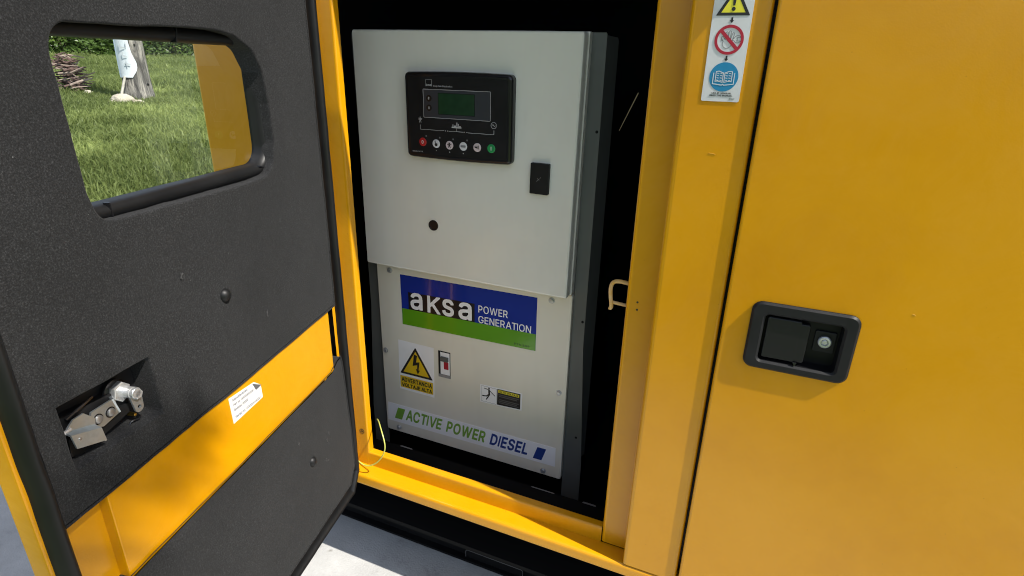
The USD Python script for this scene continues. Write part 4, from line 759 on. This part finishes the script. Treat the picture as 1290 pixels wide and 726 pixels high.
# heap of cut palm stalks
BX, BY = at_ray(-8.2655, 4.8434, 9.2) + np.array([0.055, 0.085]); BZ = float(ground_z(BX, BY))
rs = np.random.default_rng(5)
right2 = np.array([BY, -BX]) / np.hypot(BX, BY); right2 *= 1.0
back2 = np.array([BX, BY]) / np.hypot(BX, BY)
n_st = 0
for k in range(92):
    lev = k / 91; z = 0.02 + 0.42 * lev; wdt = 0.17 * (1 - 0.45 * lev)
    c0 = rs.uniform(-wdt * .5, wdt * .5) - 0.06 * lev; d0 = rs.uniform(-0.22, 0.22) * (1 - .4 * lev); a = rs.normal(0.0, 0.45) if k % 5 else rs.uniform(0.6, 1.2); L = rs.uniform(0.20, 0.40) * (1 - .25 * lev); tilt = rs.normal(-0.10, 0.22)
    dv = right2 * math.cos(a) + back2 * math.sin(a); c = np.array([BX, BY]) + right2 * c0 + back2 * d0
    p0 = np.array([*(c - dv * L / 2), BZ + z - L / 2 * math.sin(tilt)]); p1 = np.array([*(c + dv * L / 2), BZ + z + L / 2 * math.sin(tilt)])
    mid = (p0 + p1) / 2 + [0, 0, rs.normal(0, 0.025)]; R = rs.uniform(0.006, 0.014)
    obj('palm_stalk', tube([p0, p0 * .5 + mid * .5, mid, mid * .5 + p1 * .5, p1], np.array([1, 1, .9, .8, .55]) * R, 6), 'dry_stalk2' if rs.random() < .28 else 'dry_stalk', label='dry brown palm stalk in the cut heap on the lawn', cat='palm stalk', group='cut palm stalks in the heap')
x, y = np.array([BX, BY]) + right2 * 0.08 - back2 * 0.30
obj('stone', stone(x, y, 0.065, 0.05, 0.05, 21), 'stone', label='pale stone in front of the brown heap of stalks', cat='stone')

def bush(name, label, c, rad, hgt, n, leaf, material, seed, cat='hedge'):
    r = np.random.default_rng(seed); cx, cy = c; z0 = float(ground_z(cx, cy))
    t = thing(name, label, cat, (cx, cy, z0), group=None)
    u = r.normal(size=(n, 3)); u /= np.linalg.norm(u, axis=1, keepdims=True); u[:, 2] = np.abs(u[:, 2]) * 1.0
    lump = 0.62 + 0.62 * meshkit.fbm(u * 2.6 + seed, 4, seed)
    rr = lump * r.uniform(0.55, 1.0, n) ** 0.35
    p = u * rr[:, None] * [rad[0], rad[1], hgt] ; 
    p[:, 2] = np.where(r.random(n) < .35, r.uniform(0, 1, n) * p[:, 2], p[:, 2])
    # long axis of the hedge lies across the line of sight
    ax = np.array([cy, -cx]) / np.hypot(cx, cy); bx_ = np.array([cx, cy]) / np.hypot(cx, cy)
    P = np.column_stack([cx + p[:, 0] * ax[0] + p[:, 1] * bx_[0], cy + p[:, 0] * ax[1] + p[:, 1] * bx_[1], z0 + p[:, 2]])
    d1 = r.normal(size=(n, 3)); d1[:, 2] = -np.abs(d1[:, 2]) * .5; d1 /= np.linalg.norm(d1, axis=1, keepdims=True)
    d2 = np.cross(d1, r.normal(size=(n, 3))); d2 /= np.linalg.norm(d2, axis=1, keepdims=True)
    L = leaf * r.uniform(.6, 1.3, n)[:, None]; nn = np.cross(d1, d2)
    V = np.stack([P, P + d1 * L * .5 + d2 * L * .24 + nn * L * .06, P + d1 * L, P + d1 * L * .5 - d2 * L * .24 + nn * L * .06], 1).reshape(-1, 3)
    i = np.arange(n)[:, None] * 4; F = np.vstack([i + [0, 1, 2], i + [0, 2, 3]])
    obj('foliage', trimesh.Trimesh(V, F, process=False), material, t, smooth=False)
    st_ = []
    for k in range(7):
        a = r.uniform(0, 2 * math.pi); b = np.array([cx, cy]) + .3 * rad[0] * np.array([math.cos(a), math.sin(a)])
        st_.append(tube([(b[0], b[1], z0 - .1), (b[0] + r.normal(0, .15), b[1] + r.normal(0, .15), z0 + hgt * .4), (b[0] + r.normal(0, .4), b[1] + r.normal(0, .4), z0 + hgt * .8)], [0.05, 0.035, 0.015], 6))
    obj('stem', st_, 'stem', t)
def bearing(px_dir, d): return at_ray(px_dir[0], px_dir[1], d)
hd_ = lambda deg, d: (d * math.cos(math.radians(deg)), d * math.sin(math.radians(deg)))
bush('bush', 'bright green leafy bush left of the pole, behind the heap of stalks', hd_(149.2, 26.5), (2.1, 1.3), 2.6, 13000, 0.17, 'hedge_light', 31, 'bush')
bush('hedge', 'darker green hedge behind the white-wrapped pole', hd_(145.2, 31.0), (2.4, 1.2), 2.8, 12000, 0.19, 'hedge', 32)
bush('hedge', 'speckled green hedge right of the pole beside the yellow panel', hd_(141.0, 28.5), (2.5, 1.2), 2.6, 12000, 0.18, 'hedge_light', 33)
bush('hedge', 'dense hedge at the far left end of the lawn', hd_(155.0, 29.0), (2.6, 1.4), 2.8, 9000, 0.17, 'hedge', 34)
bush('hedge', 'dense hedge hidden behind the generator', hd_(134.0, 30.0), (4.0, 1.4), 2.8, 7000, 0.18, 'hedge', 35)

# tall palm on the far side of the pad, behind and to the right of the viewer: one frond tip shades the yellow strip of the open door
SP = HINGE + DD * -0.492 + np.array([0, 0, -0.468])
TP = SP + SUN * 4.2
CP = TP + np.array([1.25, -1.95, 0.55])
pt = thing('palm_tree', 'tall palm whose frond tip casts soft shade on the yellow door strip', 'palm tree', (CP[0] + 0.25, CP[1] - 0.2, -1.12))
tb_ = np.array([CP[0] + 0.25, CP[1] - 0.2, -1.15]); rp = np.random.default_rng(12)
tp_ = np.array([tb_ * (1 - t) + CP * t + np.array([0.12 * math.sin(t * 3), 0, 0]) * (1 - t) for t in np.linspace(0, 1, 40)])
obj('trunk', tube(tp_, 0.10 + 0.06 * np.exp(-np.linspace(0, 1, 40) * 14) + 0.006 * (np.arange(40) % 2), 12), 'bark', pt)
def frond(c, az, length, up, droop, seed):
    r = np.random.default_rng(seed); h = np.array([math.cos(az), math.sin(az), 0.]); side = np.array([-h[1], h[0], 0.])
    t = np.linspace(0, 1, 44); P = c + h * (length * t)[:, None] + np.array([0, 0, 1.])[None] * (up * t - droop * t**2)[:, None]
    ms = [tube(P, 0.016 * (1 - 0.85 * t) + 0.002, 6)]; V, F = [], []
    for k in range(7, 44):
        for s_ in (-1, 1):
            L = 0.50 * math.sin(math.pi * min(1, 0.16 + 0.80 * t[k])) * r.uniform(.8, 1.1); d = side * s_ * 0.8 + h * 0.6 + np.array([0, 0, -0.25 + r.normal(0, .08)]); d /= np.linalg.norm(d); w = h * 0.016
            a, i0 = P[k], len(V); m_ = a + d * L * .5; e = a + d * L + np.array([0, 0, -0.14 * L])
            V += [a - w * .6, a + w * .6, m_ - w, m_ + w, e]; F += [[i0, i0 + 1, i0 + 3], [i0, i0 + 3, i0 + 2], [i0 + 2, i0 + 3, i0 + 4]]
    ms.append(trimesh.Trimesh(V, F, process=False)); return ms
dv = TP - CP; az0 = math.atan2(dv[1], dv[0]); L0 = math.hypot(dv[0], dv[1])
obj('frond', frond(CP, az0, L0 + 0.14, 0.55, 0.55 - dv[2] * (1 + .0), 40), 'palm', pt, smooth=False)
for k, da in enumerate((0.95, 1.6, 2.25, 2.9, 3.5, 4.1, 4.7, 5.3)):
    obj('frond', frond(CP, az0 + da, rp.uniform(1.9, 2.4), rp.uniform(0.5, 1.1), rp.uniform(0.9, 1.5), 50 + k), 'palm', pt, smooth=False)

# unseen hedge row added behind the camera to darken reflections in the paint
for k, (x, y) in enumerate(((-5.5, -9.0), (0.5, -9.5), (6.5, -8.5), (12.0, -6.5))):
    bush('hedge', ('added unseen hedge behind the viewer, far left stretch', 'added unseen hedge behind the viewer, middle stretch', 'added unseen hedge behind the viewer, right stretch', 'added unseen hedge behind the viewer, far right stretch')[k], (x, y), (4.2, 1.3), 3.4, 5000, 0.24, 'hedge', 61 + k)
